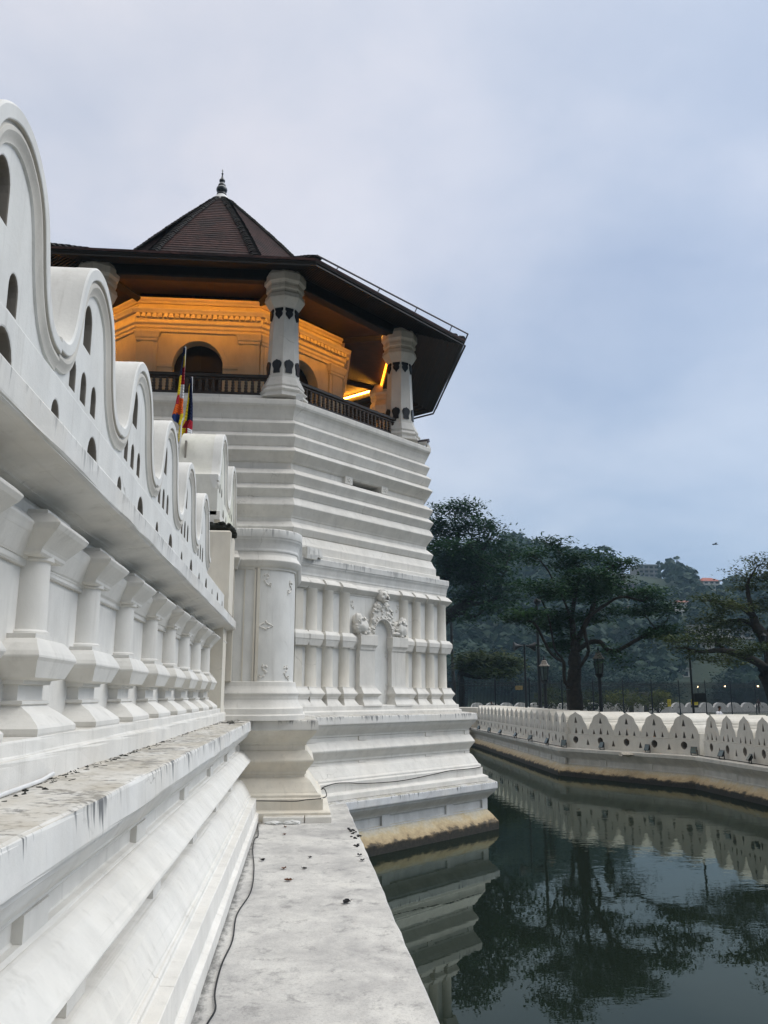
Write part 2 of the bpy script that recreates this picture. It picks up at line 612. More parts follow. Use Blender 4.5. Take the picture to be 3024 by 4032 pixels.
def m_water(name, col, rip=0.06, rough=0.02, tint=(0.60, 0.66, 0.61)):
    m, nt, b = new_mat(name)
    pos = position(nt)
    # short wind ripples drift in patches, calm in between
    patch = ramp(nt, [(0.40, 0.12), (0.62, 1.0)], noise(nt, mapping(nt, pos, (1, 0.6, 1)), 0.16, 3, 0.5)).outputs[0]
    r1 = noise(nt, mapping(nt, pos, (0.75, 1.0, 1), rot=(0, 0, 0.2)), 2.1, 3, 0.55)
    r2 = noise(nt, mapping(nt, pos, (0.7, 1.2, 1), rot=(0, 0, -0.3)), 6.0, 2, 0.5)
    h = mathn(nt, 'MULTIPLY', mathn(nt, 'ADD', r1, mathn(nt, 'MULTIPLY', r2, 0.22)), patch)
    # murky body with dimmer reflections put into the gloss colour
    nt.nodes.remove(b)
    df = nt.nodes.new('ShaderNodeBsdfDiffuse')
    df.inputs['Color'].default_value = (*col, 1)
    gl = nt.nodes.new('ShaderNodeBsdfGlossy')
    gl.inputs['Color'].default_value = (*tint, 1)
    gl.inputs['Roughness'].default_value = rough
    bp = nt.nodes.new('ShaderNodeBump')
    bp.inputs['Strength'].default_value = rip
    bp.inputs['Distance'].default_value = 0.25
    nt.links.new(h, bp.inputs['Height'])
    nt.links.new(bp.outputs[0], gl.inputs['Normal'])
    fr = nt.nodes.new('ShaderNodeFresnel')
    fr.inputs['IOR'].default_value = 1.33
    nt.links.new(bp.outputs[0], fr.inputs['Normal'])
    mx = nt.nodes.new('ShaderNodeMixShader')
    nt.links.new(fr.outputs[0], mx.inputs[0])
    nt.links.new(df.outputs[0], mx.inputs[1])
    nt.links.new(gl.outputs[0], mx.inputs[2])
    nt.links.new(mx.outputs[0], [x for x in nt.nodes if x.type == 'OUTPUT_MATERIAL'][0].inputs['Surface'])
    return m


def m_tile(name, c1, c2, c3):
    m, nt, b = new_mat(name)
    pos = position(nt)
    n1 = noise(nt, mapping(nt, pos, (1.6, 1.6, 9)), 2.3, 6, 0.7)
    n2 = noise(nt, pos, 0.9, 5, 0.6)
    n3 = noise(nt, mapping(nt, pos, (5.5, 5.5, 9)), 1.2, 2, 0.5)
    c = mixc(nt, ramp(nt, [(0.38, 0.0), (0.66, 1.0)], n1).outputs[0], c1, c2)
    c = mixc(nt, ramp(nt, [(0.45, 0.0), (0.62, 0.8)], n2).outputs[0], c, c3)
    c = mixc(nt, ramp(nt, [(0.35, 0.5), (0.5, 0.0)], n3).outputs[0], c, tuple(x * 0.35 for x in c1))
    nt.links.new(c, b.inputs['Base Color'])
    b.inputs['Roughness'].default_value = 0.75
    b.inputs['Specular IOR Level'].default_value = 0.2
    add_bump(nt, b, n1, 0.5, 0.04)
    return m


def m_leaf(name, dark, mid, light, trans=0.25):
    m, nt, b = new_mat(name)
    pos = position(nt)
    n = noise(nt, pos, 0.55, 4, 0.6)
    n2 = noise(nt, pos, 6.0, 3, 0.6)
    f = mathn(nt, 'ADD', mathn(nt, 'MULTIPLY', n, 0.6), mathn(nt, 'MULTIPLY', n2, 0.4))
    c = ramp(nt, [(0.36, dark), (0.5, mid), (0.64, light)], f).outputs[0]
    nt.links.new(c, b.inputs['Base Color'])
    b.inputs['Roughness'].default_value = 0.65
    b.inputs['Specular IOR Level'].default_value = 0.15
    tr = nt.nodes.new('ShaderNodeBsdfTranslucent')
    nt.links.new(c, tr.inputs['Color'])
    mx = nt.nodes.new('ShaderNodeMixShader')
    mx.inputs[0].default_value = trans
    nt.links.new(b.outputs[0], mx.inputs[1])
    nt.links.new(tr.outputs[0], mx.inputs[2])
    out = [x for x in nt.nodes if x.type == 'OUTPUT_MATERIAL'][0]
    nt.links.new(mx.outputs[0], out.inputs['Surface'])
    return m


M['foot'] = m_foot()
M['walkway'] = m_walkway()
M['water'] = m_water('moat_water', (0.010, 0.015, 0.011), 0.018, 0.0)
M['lake'] = m_water('lake_water', (0.02, 0.045, 0.065), 0.5, 0.12, (0.7, 0.85, 1.0))
M['tile'] = m_tile('old_roof_tiles', (0.036, 0.019, 0.019), (0.095, 0.044, 0.038), (0.020, 0.017, 0.018))
M['tile_dark'] = m_tile('mossy_ridge_tiles', (0.010, 0.009, 0.010), (0.026, 0.019, 0.018), (0.010, 0.012, 0.010))
M['wood_dark'] = m_flat('dark_timber', (0.011, 0.009, 0.008), 0.55, 0.35, 4, bump=0.2)
M['wood_soffit'] = m_flat('brown_ceiling_boards', (0.034, 0.017, 0.009), 0.6, 0.35, 3, bump=0.15)
M['rail'] = m_flat('turned_dark_wood', (0.028, 0.020, 0.015), 0.45, 0.3, 6)
M['baluster'] = m_flat('brown_turned_wood', (0.055, 0.040, 0.030), 0.5, 0.35, 9)
M['drum'] = m_plaster('veranda_plaster', base=(0.62, 0.51, 0.34), warm_amt=0.2, specks=0.1)
M['door'] = m_flat('dark_doorway_wood', (0.012, 0.010, 0.009), 0.6, 0.3, 3)
M['black'] = m_flat('black_ornament_paint', (0.010, 0.012, 0.015), 0.45, 0.3, 5)
M['iron'] = m_flat('black_iron', (0.008, 0.010, 0.011), 0.5, 0.3, 8)
M['steel'] = m_flat('galvanised_rod', (0.10, 0.09, 0.10), 0.45, 0.3, 8, metal=0.3)
M['moss'] = m_flat('black_moss', (0.026, 0.027, 0.022), 0.95, 0.6, 16, bump=0.9)
M['bronze'] = m_flat('dark_finial_metal', (0.018, 0.024, 0.030), 0.35, 0.4, 8, spec=0.5)
M['white_paint'] = m_flat('white_paint', (0.72, 0.72, 0.71), 0.6, 0.12, 6)
M['pale'] = m_flat('pale_plastic', (0.62, 0.62, 0.60), 0.5, 0.1, 8)
M['glass'] = m_flat('lantern_glass', (0.07, 0.10, 0.10), 0.12, 0.2, 3, spec=0.6)
M['lantern_top'] = m_flat('pale_lantern_metal', (0.22, 0.20, 0.17), 0.55, 0.3, 8)
M['cable'] = m_flat('black_cable', (0.010, 0.011, 0.012), 0.6, 0.2, 5)
M['bark'] = m_flat('dark_bark', (0.020, 0.017, 0.013), 0.9, 0.5, 5, bump=0.6)
M['leaf'] = m_leaf('rain_tree_leaves', (0.009, 0.026, 0.012), (0.020, 0.054, 0.022), (0.042, 0.098, 0.030))
M['leaf_olive'] = m_leaf('olive_leaves', (0.016, 0.032, 0.012), (0.038, 0.058, 0.018), (0.075, 0.090, 0.025))
M['leaf_far'] = m_leaf('far_forest_leaves', (0.007, 0.020, 0.013), (0.014, 0.034, 0.020), (0.028, 0.056, 0.028), 0.1)
M['hedge'] = m_leaf('hedge_leaves', (0.04, 0.06, 0.015), (0.09, 0.11, 0.02), (0.17, 0.19, 0.03))
M['grass'] = m_flat('trodden_ground', (0.06, 0.065, 0.045), 0.9, 0.4, 0.6, bump=0.3)
M['bed'] = m_flat('moat_bed', (0.02, 0.02, 0.015), 0.9, 0.3, 0.5)
M['hill'] = m_flat('hill_ground', (0.022, 0.035, 0.018), 0.95, 0.4, 0.05)
M['paving'] = m_flat('terrace_paving', (0.30, 0.29, 0.27), 0.85, 0.2, 1.5)
M['strip'] = m_flat('glowing_strip', (1.0, 0.6, 0.25), 0.5, 0.0, 1, emit=((1.0, 0.40, 0.036), 56.0))

M['strip_dim'] = m_flat('dim_orange_strip', (1.0, 0.4, 0.05), 0.5, 0.0, 1, emit=((1.0, 0.27, 0.012), 7.0))
P_, PT, PW = M['plaster'], M['plaster_top'], M['plaster_warm']

# ------------------------------------------------------------------ SETTING: water, ground, walkway
ZW = -3.98          # water level, the camera's eye is z = 0
Z_WALK = -2.6
mb = MB()
mb.add([(-9, -40, ZW), (60, -40, ZW), (60, 80, ZW), (-9, 80, ZW)], [(0, 1, 2, 3)])
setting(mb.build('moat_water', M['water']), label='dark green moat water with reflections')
mb = MB()
mb.add([(-3000, -3000, -5.2), (3000, -3000, -5.2), (3000, 3000, -5.2), (-3000, 3000, -5.2)], [(0, 1, 2, 3)])
setting(mb.build('ground', M['bed']))

mb = MB()
yy = [-6 + i * 0.5 for i in range(58)]
rr = random.Random(3)
prof = []
rings = []
for y in yy:
    e = rr.uniform(-0.012, 0.012)
    x1 = 1.18 + e
    rings.append([(-1.0, y, -5.0), (-1.0, y, Z_WALK), (x1 - 0.03, y, Z_WALK + rr.uniform(-0.006, 0.002)), (x1, y, Z_WALK - 0.03), (x1 - 0.01, y, -2.82), (x1 - 0.14, y, -2.86), (x1 - 0.16, y, -5.0)])
mb.loft(rings)
setting(mb.build('walkway', M['walkway'], smooth=30), label='weathered grey ledge walkway along the foot of the white wall')

# ------------------------------------------------------------------ LEFT MOAT WALL with wave parapet
Y0W, Y1W = -4.0, 20.4
wall = thing('moat_wall', 'long white wall with wave shaped pierced parapet and engaged columns beside the walkway', 'wall', (-2.0, 8, Z_WALK))


def prism_y(mb, prof, y0=Y0W, y1=Y1W, wob=0.0, step=1.0):
    """extrude an (x, z) profile along y"""
    n = max(1, int((y1 - y0) / step))
    r = random.Random(len(prof))
    rings = []
    for i in range(n + 1):
        y = y0 + (y1 - y0) * i / n
        rings.append([(x + r.uniform(-wob, wob), y, z + r.uniform(-wob, wob)) for x, z in prof])
    mb.loft(rings)


mb = MB()
prof = soften([(-1.37, -0.985), (-1.31, -1.0), (-1.31, -1.035), (-1.36, -1.04), (-1.36, -1.165), (-1.30, -1.17), (-1.30, -1.185), (-1.27, -1.185), (-1.19, -1.23), (-1.09, -1.335), (-1.05, -1.375), (-1.05, -1.395), (-1.10, -1.425), (-1.20, -1.52), (-1.26, -1.60), (-1.29, -1.61), (-1.29, -1.64), (-1.35, -1.645), (-1.35, -1.78), (-1.29, -1.785), (-1.25, -1.795), (-1.19, -1.84), (-1.11, -1.96), (-1.065, -2.035), (-1.06, -2.07), (-1.02, -2.075), (-1.02, -2.13), (-0.90, -2.14), (-0.895, -2.41), (-0.835, -2.43), (-0.835, -2.62)], 0.010)
prism_y(mb, [(-2.6, -0.985)] + prof + [(-2.6, -2.62)], wob=0.003)
# mullions that divide the sunk panels
for k in range(-2, 6):
    yc = 4.84 + 2.95 * k
    mb.box(-1.40, -1.306, yc - 0.22, yc + 0.22, -1.168, -1.038)
    mb.box(-1.40, -1.287, yc - 0.22 + 0.9, yc + 0.22 + 0.9, -1.783, -1.643)
mb.build('plinth', P_, wall)
mb = MB()
prof = soften([(-1.62, -0.515), (-1.075, -0.535), (-1.06, -0.55), (-1.045, -0.725), (-1.06, -0.742), (-1.085, -0.748), (-1.10, -0.79), (-1.15, -0.87), (-1.22, -0.94), (-1.30, -0.985)], 0.010)
prism_y(mb, [(-2.6, -0.50)] + prof + [(-2.6, -0.985)], wob=0.004, step=0.5)
mb.build('ledge', M['fascia_low'], wall)
mb = MB()
prof = soften([(-1.635, -0.25), (-1.625, -0.26), (-1.62, -0.345), (-1.598, -0.352), (-1.592, -0.375), (-1.592, -0.525)], 0.010)
prism_y(mb, [(-2.6, -0.25)] + prof + [(-2.6, -0.525)], wob=0.004, step=0.5)
mb.build('step', PT, wall)
mb = MB()
mb.box(-2.7, -1.92, Y0W, Y1W - 1.0, -0.3, 1.36)
mb.build('frieze_wall', P_, wall)
mb = MB()
prof = soften([(-1.93, 0.86), (-1.885, 0.865), (-1.885, 0.905), (-1.87, 0.92), (-1.80, 1.06), (-1.777, 1.125), (-1.785, 1.14), (-1.84, 1.185), (-1.86, 1.20), (-1.86, 1.27), (-1.91, 1.345)], 0.008)
prism_y(mb, [(-2.3, 0.86)] + prof + [(-2.3, 1.345)], y1=Y1W - 1.1, wob=0.003)
mb.build('capital_band', P_, wall)
mb = MB()
prof = soften([(-1.92, 1.325), (-1.82, 1.33), (-1.80, 1.345), (-1.74, 1.36), (-1.62, 1.385), (-1.52, 1.405), (-1.475, 1.41), (-1.465, 1.425), (-1.455, 1.43), (-1.45, 1.59), (-1.47, 1.61), (-1.60, 1.635)], 0.008)
prism_y(mb, [(-2.75, 1.325)] + prof + [(-2.75, 1.635)], y1=Y1W - 1.0, wob=0.004, step=0.5)
mb.build('cornice', M['fascia_top'], wall)


def yz(x_front, x_back, y0=0.0):
    """carry a slab drawn in (y, z) to stand between two x planes"""
    xm = (x_front + x_back) / 2
    return Matrix(((0, 0, 1, xm), (1, 0, 0, y0), (0, 1, 0, 0), (0, 0, 0, 1)))


def lancet(c, z0, z1, w, n=5):
    """opening with straight jambs and a slightly pointed round head"""
    r = w / 2
    zs = z1 - r * 1.25
    pts = [(c - r, z0), (c + r, z0)]
    for i in range(n + 1):
        a = math.pi / 2 * i / n
        pts.append((c + r * math.cos(a), zs + (z1 - zs) * math.sin(a)))
    for i in range(n - 1, -1, -1):
        a = math.pi / 2 * i / n
        pts.append((c - r * math.cos(a), zs + (z1 - zs) * math.sin(a)))
    return pts


# band below the merlons, pierced by arches above the cornice
X_BAND = -1.585
holes = []
for k in range(-4, 18):
    yc = 6.40 + 0.995 * k
    big = k % 2 == 0
    if Y0W + 0.4 < yc < 18.6:
        holes.append(lancet(yc, 1.645, 1.89 if big else 1.84, 0.30 if big else 0.17))
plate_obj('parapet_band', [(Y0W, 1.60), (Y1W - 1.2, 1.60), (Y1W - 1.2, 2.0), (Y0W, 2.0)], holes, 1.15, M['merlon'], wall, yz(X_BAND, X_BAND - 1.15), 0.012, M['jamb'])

HUMP = [(0, 3.225), (0.10, 3.217), (0.20, 3.19), (0.30, 3.145), (0.40, 3.08), (0.49, 2.98), (0.55, 2.87), (0.595, 2.75), (0.635, 2.62), (0.69, 2.49), (0.76, 2.39), (0.86, 2.33), (1.01, 2.312)]
half = [tuple(p) for p in spline(HUMP, 4)]
CONT = [(-u, z) for u, z in reversed(half)][:-1] + half       # from -1.01 to 1.01


def merlon(parent, yc, xf, thick, s=1.0, zb=0.0, z0=2.0, first=False, last=False, mat=None):
    """one wave of the parapet: pierced body plus moulded border; s scales about (yc, z0)"""
    T = lambda u, z: (yc + u * s * (0.941 if s == 1.0 else 1.0), zb + z0 + (z - z0) * s)
    outer = [T(-1.009, z0 - 0.01)] + [T(u, z) for u, z in CONT] + [T(1.009, z0 - 0.01)]
    outer[1] = (T(-1.009, 0)[0], outer[1][1])
    outer[-2] = (T(1.009, 0)[0], outer[-2][1])
    h = [lancet(-0.17, 2.55, 2.89, 0.23)] + [lancet(c, 2.13, 2.36, 0.165) for c in (-0.50, -0.18, 0.15)]
    h = [[T(u, z) for u, z in loop] for loop in h]
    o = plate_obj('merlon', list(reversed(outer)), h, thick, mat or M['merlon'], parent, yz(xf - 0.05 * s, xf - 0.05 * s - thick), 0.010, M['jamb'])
    # border swept along the contour, d measured inwards
    P = [Vector(T(u, z)) for u, z in CONT]
    prof = [(-0.002, -0.14), (-0.002, -0.012), (0.012, 0.0), (0.082, 0.0), (0.088, -0.004), (0.091, -0.026), (0.103, -0.028), (0.118, -0.012), (0.140, -0.010), (0.165, -0.022), (0.19, -0.034), (0.205, -0.034), (0.211, -0.046), (0.216, -0.07)]
    rings = []
    for i, p in enumerate(P):
        t = P[min(i + 1, len(P) - 1)] - P[max(i - 1, 0)]
        if i == 0 or i == len(P) - 1:
            t = Vector((1, 0))
        t.normalize()
        nin = Vector((t.y, -t.x))
        rings.append([(xf + dx * s, p.x + nin.x * d * s, p.y + nin.y * d * s) for d, dx in prof])
    bk = MB()
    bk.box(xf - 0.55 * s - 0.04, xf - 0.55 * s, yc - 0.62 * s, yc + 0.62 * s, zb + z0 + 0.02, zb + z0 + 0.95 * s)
    bk.build('hole_backing', M['jamb'], o)  # plate added to close the openings and darken them inside
    b = MB()
    b.loft(rings, closed=False)
    kk = len(prof)
    b.add(rings[0], [tuple(range(kk))])
    b.add(rings[-1], [tuple(range(kk))])
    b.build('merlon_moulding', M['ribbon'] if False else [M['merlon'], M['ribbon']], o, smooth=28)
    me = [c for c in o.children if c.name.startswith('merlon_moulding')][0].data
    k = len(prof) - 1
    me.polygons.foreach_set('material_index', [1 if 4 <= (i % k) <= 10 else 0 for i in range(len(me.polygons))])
    return o


MER_Y = [0.68, 2.58, 4.48, 6.38, 8.28, 10.18, 12.08, 13.98]
mb = MB()
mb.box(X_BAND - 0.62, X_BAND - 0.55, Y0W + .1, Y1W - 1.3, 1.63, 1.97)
mb.build('band_backing', M['jamb'], wall)  # added behind the band arches to keep them dark
for yc in MER_Y:
    merlon(wall, yc, X_BAND, 1.1, zb={4.48: -0.06, 2.58: -0.06, 0.68: -0.06, 6.38: -0.03, 8.28: -0.02}.get(yc, 0.0))

# engaged columns
COL_Y = [6.2 + 1.572 * k for k in range(-4, 9)]


def wall_column(yc):
    b = MB(lambda t, o, z: (o, yc + t, z))
    n = 20
    rings = []
    for z, r in ((0.39, 0.185), (0.425, 0.185), (0.44, 0.162), (0.86, 0.155), (0.905, 0.156), (0.915, 0.178), (0.955, 0.178)):
        rings.append([(r * math.cos(math.pi * 2 * i / n), -1.925 + r * math.sin(math.pi * 2 * i / n), z) for i in range(n)])
    b.loft(rings)
    c = b.build('column', P_, wall, smooth=40)
    b = MB(lambda t, o, z: (o, yc + t, z))
    b.rectloft([(-0.255, 0.46, -1.635), (-0.235, 0.465, -1.63), (-0.205, 0.465, -1.63), (-0.185, 0.44, -1.645), (-0.12, 0.35, -1.72), (-0.085, 0.31, -1.775), (-0.065, 0.295, -1.80), (-0.055, 0.315, -1.785), (-0.035, 0.315, -1.785), (-0.03, 0.275, -1.83), (0.07, 0.275, -1.83), (0.075, 0.31, -1.79), (0.10, 0.315, -1.785), (0.115, 0.36, -1.705), (0.22, 0.455, -1.67), (0.243, 0.468, -1.658), (0.255, 0.468, -1.658), (0.285, 0.448, -1.67), (0.335, 0.39, -1.70), (0.365, 0.335, -1.72), (0.37, 0.315, -1.735), (0.40, 0.315, -1.735), (0.403, 0.2, -1.8)], 0, -1.97)
    b.build('column_base', P_, c)
    b = MB(lambda t, o, z: (o, yc + t, z))
    b.rectloft([(0.93, 0.28, -1.765), (0.945, 0.295, -1.75), (0.965, 0.30, -1.745), (0.985, 0.31, -1.73), (1.09, 0.385, -1.63), (1.118, 0.395, -1.612), (1.13, 0.395, -1.612), (1.165, 0.36, -1.65), (1.205, 0.315, -1.71), (1.207, 0.30, -1.725), (1.235, 0.295, -1.73), (1.237, 0.29, -1.80)], 0, -1.97)
    b.build('capital', P_, c)


for y in COL_Y:
    wall_column(y)

# end pilaster with the blackened cap
mb = MB()
mb.bbox(-2.6, -1.50, 17.75, 18.85, 1.64, 3.34, 0.03)
mb.bbox(-2.6, -1.62, 18.25, 19.0, -0.50, 1.64, 0.02)
mb.build('end_pilaster', M['plaster_warm'], wall)

# ------------------------------------------------------------------ UPPER WALL behind the pier (larger waves on a terrace)
uw = thing('upper_wave_wall', 'taller wave parapet on the upper terrace, mossy at its near end, in front of the octagonal tower', 'wall', (-2.4, 20.5, 1.6))
XU = -1.83
mb = MB()
mb.box(-3.0, XU - 0.06, 18.02, 23.75, -0.4, 3.62)
mb.box(-3.0, XU + 0.06, 18.02, 23.75, 3.62, 3.80)
mb.build('terrace_block', P_, uw)
M['mossy'] = m_plaster('mossy_plaster', base=(0.69, 0.68, 0.62), warm=(0.48, 0.50, 0.32), warm_amt=0.55, mott=0.22, specks=0.9)
hb = [lancet(yc, 3.84, 4.12, w) for yc, w in ((19.44, 0.36), (20.15, 0.22), (20.85, 0.36), (21.6, 0.22), (22.27, 0.36))]
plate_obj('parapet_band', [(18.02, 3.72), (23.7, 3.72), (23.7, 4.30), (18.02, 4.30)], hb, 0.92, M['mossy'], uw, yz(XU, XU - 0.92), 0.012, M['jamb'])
for yc in (19.44, 22.27):
    merlon(uw, yc, XU, 0.86, s=1.40, z0=2.0, zb=2.16, mat=M['mossy'])
mb = MB()
rr = random.Random(5)
PM = spline([(-2.40, 18.0, 3.42), (-2.05, 18.0, 3.44), (-1.75, 18.0, 3.45), (-1.58, 18.02, 3.43), (-1.49, 18.03, 3.36), (-1.48, 18.05, 3.24)], 6)
mb.tube(PM, [0.085 + rr.uniform(-.012, .012) for _ in PM[:-1]] + [0.05], 9)
for i in range(30):
    q = PM[rr.randrange(len(PM))]
    mb.blob((q.x + rr.uniform(-.05, .05), q.y + rr.uniform(-.08, .04), q.z + rr.uniform(-.03, .09)), (0.05, 0.06, 0.03), 0.25, 5, 1, i)
mb.build('moss_cushion', M['moss'], uw, smooth=70)

# ------------------------------------------------------------------ ROUND CORNER PIER between wall and tower
pier = thing('corner_pier', 'round fronted white pier with scroll reliefs where the wave wall meets the octagonal tower', 'pier', (-0.9, 20.3, Z_WALK))
LOW = [(9.352, -2.62), (9.352, -2.435), (9.345, -2.425), (9.20, -2.40), (9.19, -2.39), (9.19, -2.165), (9.14, -2.15), (9.14, -2.09), (9.075, -2.06), (9.06, -2.03), (9.01, -1.96), (8.93, -1.84), (8.87, -1.785), (8.84, -1.765), (8.79, -1.755), (8.79, -1.69), (8.815, -1.685), (8.815, -1.63), (8.90, -1.52), (8.975, -1.425), (8.985, -1.395), (8.98, -1.375), (8.95, -1.34), (8.87, -1.235), (8.835, -1.19), (8.79, -1.18), (8.79, -1.065), (8.82, -1.06), (8.82, -1.02), (8.88, -0.95), (8.97, -0.86), (9.02, -0.79), (9.035, -0.75)]
LOWF = [(9.035, -0.752), (9.065, -0.745), (9.075, -0.725), (9.06, -0.55), (9.045, -0.532), (8.6, -0.505)]
PL = [(8.61, -0.515), (8.61, -0.42), (8.53, -0.405), (8.525, -0.275)]


def low_path(shift):
    # square plan below the ledge: travels towards +x then turns up +y (right side of travel is outwards)
    return [(-2.5, 28.64 - shift), (shift - 8.67, 28.64 - shift), (shift - 8.67, 24.2)]


def sweep_square(name, prof, mat, b=0.010):
    m_ = MB()
    rings = []
    prof = soften(prof, b)
    for a, z in prof:
        p = low_path(a)
        rings.append([(p[0][0], p[0][1], z), (p[1][0], p[1][1], z), (p[2][0], p[2][1], z), (-2.5, 24.2, z)])
    m_.loft(rings)
    return m_.build(name, mat, pier)


sweep_square('pedestal', [(9.30, -2.62)] + LOW, PW)
sweep_square('ledge', LOWF, M['fascia_tower'])


def round_path(d, n=22):
    """plan of the shaft at distance d out from its face: straight front, quarter round, straight flank"""
    c, r = Vector((-0.95, 20.25)), 0.75 + d
    p = [(-2.0, 19.5 - d)]
    for i in range(n + 1):
        a = -math.pi / 2 + math.pi / 2 * i / n
        p.append((c.x + r * math.cos(a), c.y + r * math.sin(a)))
    p.append((c.x + r, 24.0))
    return p


def sweep_round(name, prof, mat, smooth=30, b=0.008):
    m_ = MB()
    rings = []
    for d, z in soften(prof, b):
        rings.append([(x, y, z) for x, y in round_path(d)] + [(-2.0, 24.0, z)])
    m_.loft(rings)
    return m_.build(name, mat, pier, smooth=smooth)


sweep_round('foot_mould', [(0.30, -0.53), (0.30, -0.42), (0.26, -0.405), (0.255, -0.275), (0.20, -0.262), (0.155, -0.16), (0.12, -0.085), (0.13, -0.07), (0.13, -0.02), (0.155, 0.03), (0.165, 0.045), (0.155, 0.07), (0.10, 0.15), (0.075, 0.205), (0.07, 0.30), (0.0, 0.31)], P_)
sweep_round('shaft', [(0.0, 0.25), (0.0, 2.86)], M['merlon'], smooth=30, b=0.001)
sweep_round('capital', [(0.0, 2.78), (0.035, 2.785), (0.035, 2.825), (0.05, 2.835), (0.09, 2.86), (0.155, 2.965), (0.16, 2.985), (0.15, 3.0), (0.10, 3.07), (0.06, 3.115), (0.06, 3.20)], P_)
sweep_round('cornice', [(0.06, 3.18), (0.075, 3.185), (0.085, 3.22), (0.07, 3.26), (0.10, 3.38), (0.13, 3.44), (0.14, 3.45), (0.15, 3.50), (0.165, 3.51), (0.165, 3.68), (0.15, 3.70), (-0.3, 3.74)], M['cornice_tower'])
# flat strips and the small ressaut beside the wall
mb = MB()
for x0, x1, pr in ((-1.80, -1.52, 0.20), (-1.31, -1.285, 0.02), (-1.08, -1.045, 0.035), (-1.02, -0.955, 0.05)):
    mb.bbox(x0, x1, 19.5 - pr, 19.6, 0.3, 2.83, 0.008)
mb.build('pilaster_strip', PW, pier)
mb = MB(lambda t, o, z: (t, -o, z))
mb.rectloft([(2.76, 0.15, -19.29), (2.80, 0.165, -19.28), (2.83, 0.17, -19.27), (2.95, 0.215, -19.15), (2.985, 0.22, -19.135), (3.00, 0.22, -19.135), (3.09, 0.17, -19.25), (3.17, 0.15, -19.28)], -1.62, -19.6)
mb.build('strip_capital', P_, pier)


def scroll(mb, fn, u, z, s, flip=1, kind=0):
    """small stucco leaf scroll on a surface fn(u, out, z)"""
    base = [(-.5, .55), (-.15, .75), (.15, .55), (.0, .25), (-.28, .1), (-.3, -.25), (-.05, -.55), (.3, -.75), (.5, -.6), (.42, -.38)]
    if kind == 1:
        base = [(-.9, 0), (-.55, .22), (-.2, .35), (0, .6), (.2, .35), (.55, .22), (.9, 0), (.55, -.2), (.2, -.3), (0, -.45), (-.2, -.3), (-.55, -.2), (-.9, 0)]
    P = spline([(x * flip * s, y * s, 0) for x, y in base], 4)
    mb.tube([fn(u + p.x, 0.006, z + p.y) for p in P], [s * (0.10 + 0.05 * math.sin(i * 1.1)) for i in range(len(P))], 6)
    if kind == 0:
        for x, y in ((-.35, .85), (.1, .95), (.45, -.95), (-.5, -.05)):
            mb.tube([fn(u + x * flip * s * .8, 0.004, z + y * s * .8), fn(u + x * flip * s * 1.15, 0.008, z + y * s * 1.05)], [s * .12, s * .05], 5)


def pier_surf(u, o, z):
    # u is arc length from the start of the quarter round
    r = 0.75
    if u < 0:
        return (-0.95 + u, 19.5 - o, z)
    a = -math.pi / 2 + u / r
    return (-0.95 + (r + o) * math.cos(a), 20.25 + (r + o) * math.sin(a), z)


for u, z, f, k in ((0.16, 2.55, 1, 0), (0.80, 2.42, -1, 0), (0.14, 1.52, 1, 1), (0.12, 0.52, -1, 0), (0.72, 0.50, 1, 0)):
    mb = MB()
    scroll(mb, pier_surf, u, z, 0.17, f, k)
    mb.build('scroll_relief', P_, pier, smooth=50)

# ------------------------------------------------------------------ OCTAGONAL TOWER
YC = 31.338
XC = -0.112 * YC
K8 = math.tan(math.pi / 8)
tower = thing('octagonal_tower', 'white octagonal temple tower rising from the moat, ringed with mouldings under a dark tiled roof', 'tower', (XC, YC, ZW))


def oct_ring(a, z):
    R = a / math.cos(math.pi / 8)
    return [(XC + R * math.cos(math.radians(-67.5 + 45 * i)), YC + R * math.sin(math.radians(-67.5 + 45 * i)), z) for i in range(8)]


def oct_sweep(name, prof, mat, parent=tower, b=0.012, cap=True, smooth=None):
    m_ = MB()
    m_.loft([oct_ring(a, z) for a, z in soften(prof, b)], cap0=cap, cap1=cap)
    return m_.build(name, mat, parent, smooth)


def face(deg):
    """local (t along face, out, z) of the tower side whose outward normal points to deg"""
    n = Vector((math.cos(math.radians(deg)), math.sin(math.radians(deg))))
    d = Vector((-n.y, n.x))

    def xf(t, o, z):
        return (XC + n.x * o + d.x * t, YC + n.y * o + d.y * t, z)
    return xf


FL, FR, FRB = face(-90), face(-45), face(0)

oct_sweep('footing', [(9.30, -5.2), (9.62, -4.3), (9.62, -3.78), (9.62, -3.745), (9.60, -3.73), (9.56, -3.69), (9.45, -3.56), (9.35, -3.47), (9.305, -3.435), (9.30, -3.40), (9.30, -3.36)], M['foot'])
prof = [(9.24, -3.38), (9.24, -3.12), (9.30, -3.115), (9.305, -3.09), (9.36, -3.03), (9.46, -2.95), (9.55, -2.86), (9.575, -2.80)]
oct_sweep('water_plinth', prof, m_plaster('shaded_plinth_plaster', base=(0.58, 0.59, 0.59), mott=0.24, warm_amt=0.15, specks=0.7))  # darker plaster copy: ledge shade put into the colour, with stain specks
mb = MB(FR)
for x0, x1 in ((-3.95, -3.65), (-1.22, -0.90), (1.70, 2.02), (3.58, 3.86)):
    mb.box(x0, x1, 9.2, 9.303, -3.40, -3.10)
mb.box(-3.95, 3.86, 9.2, 9.301, -3.40, -3.37)
mb.build('plinth_panel_frame', bpy.data.materials['shaded_plinth_plaster'], tower)
oct_sweep('low_ledge', [(9.575, -2.805), (9.60, -2.80), (9.612, -2.775), (9.61, -2.61), (9.595, -2.592), (9.0, -2.56)], M['fascia_water'])
oct_sweep('base_mouldings', [(9.35, -2.57), (9.35, -2.445), (9.34, -2.43), (9.20, -2.395)] + LOW[4:], P_)
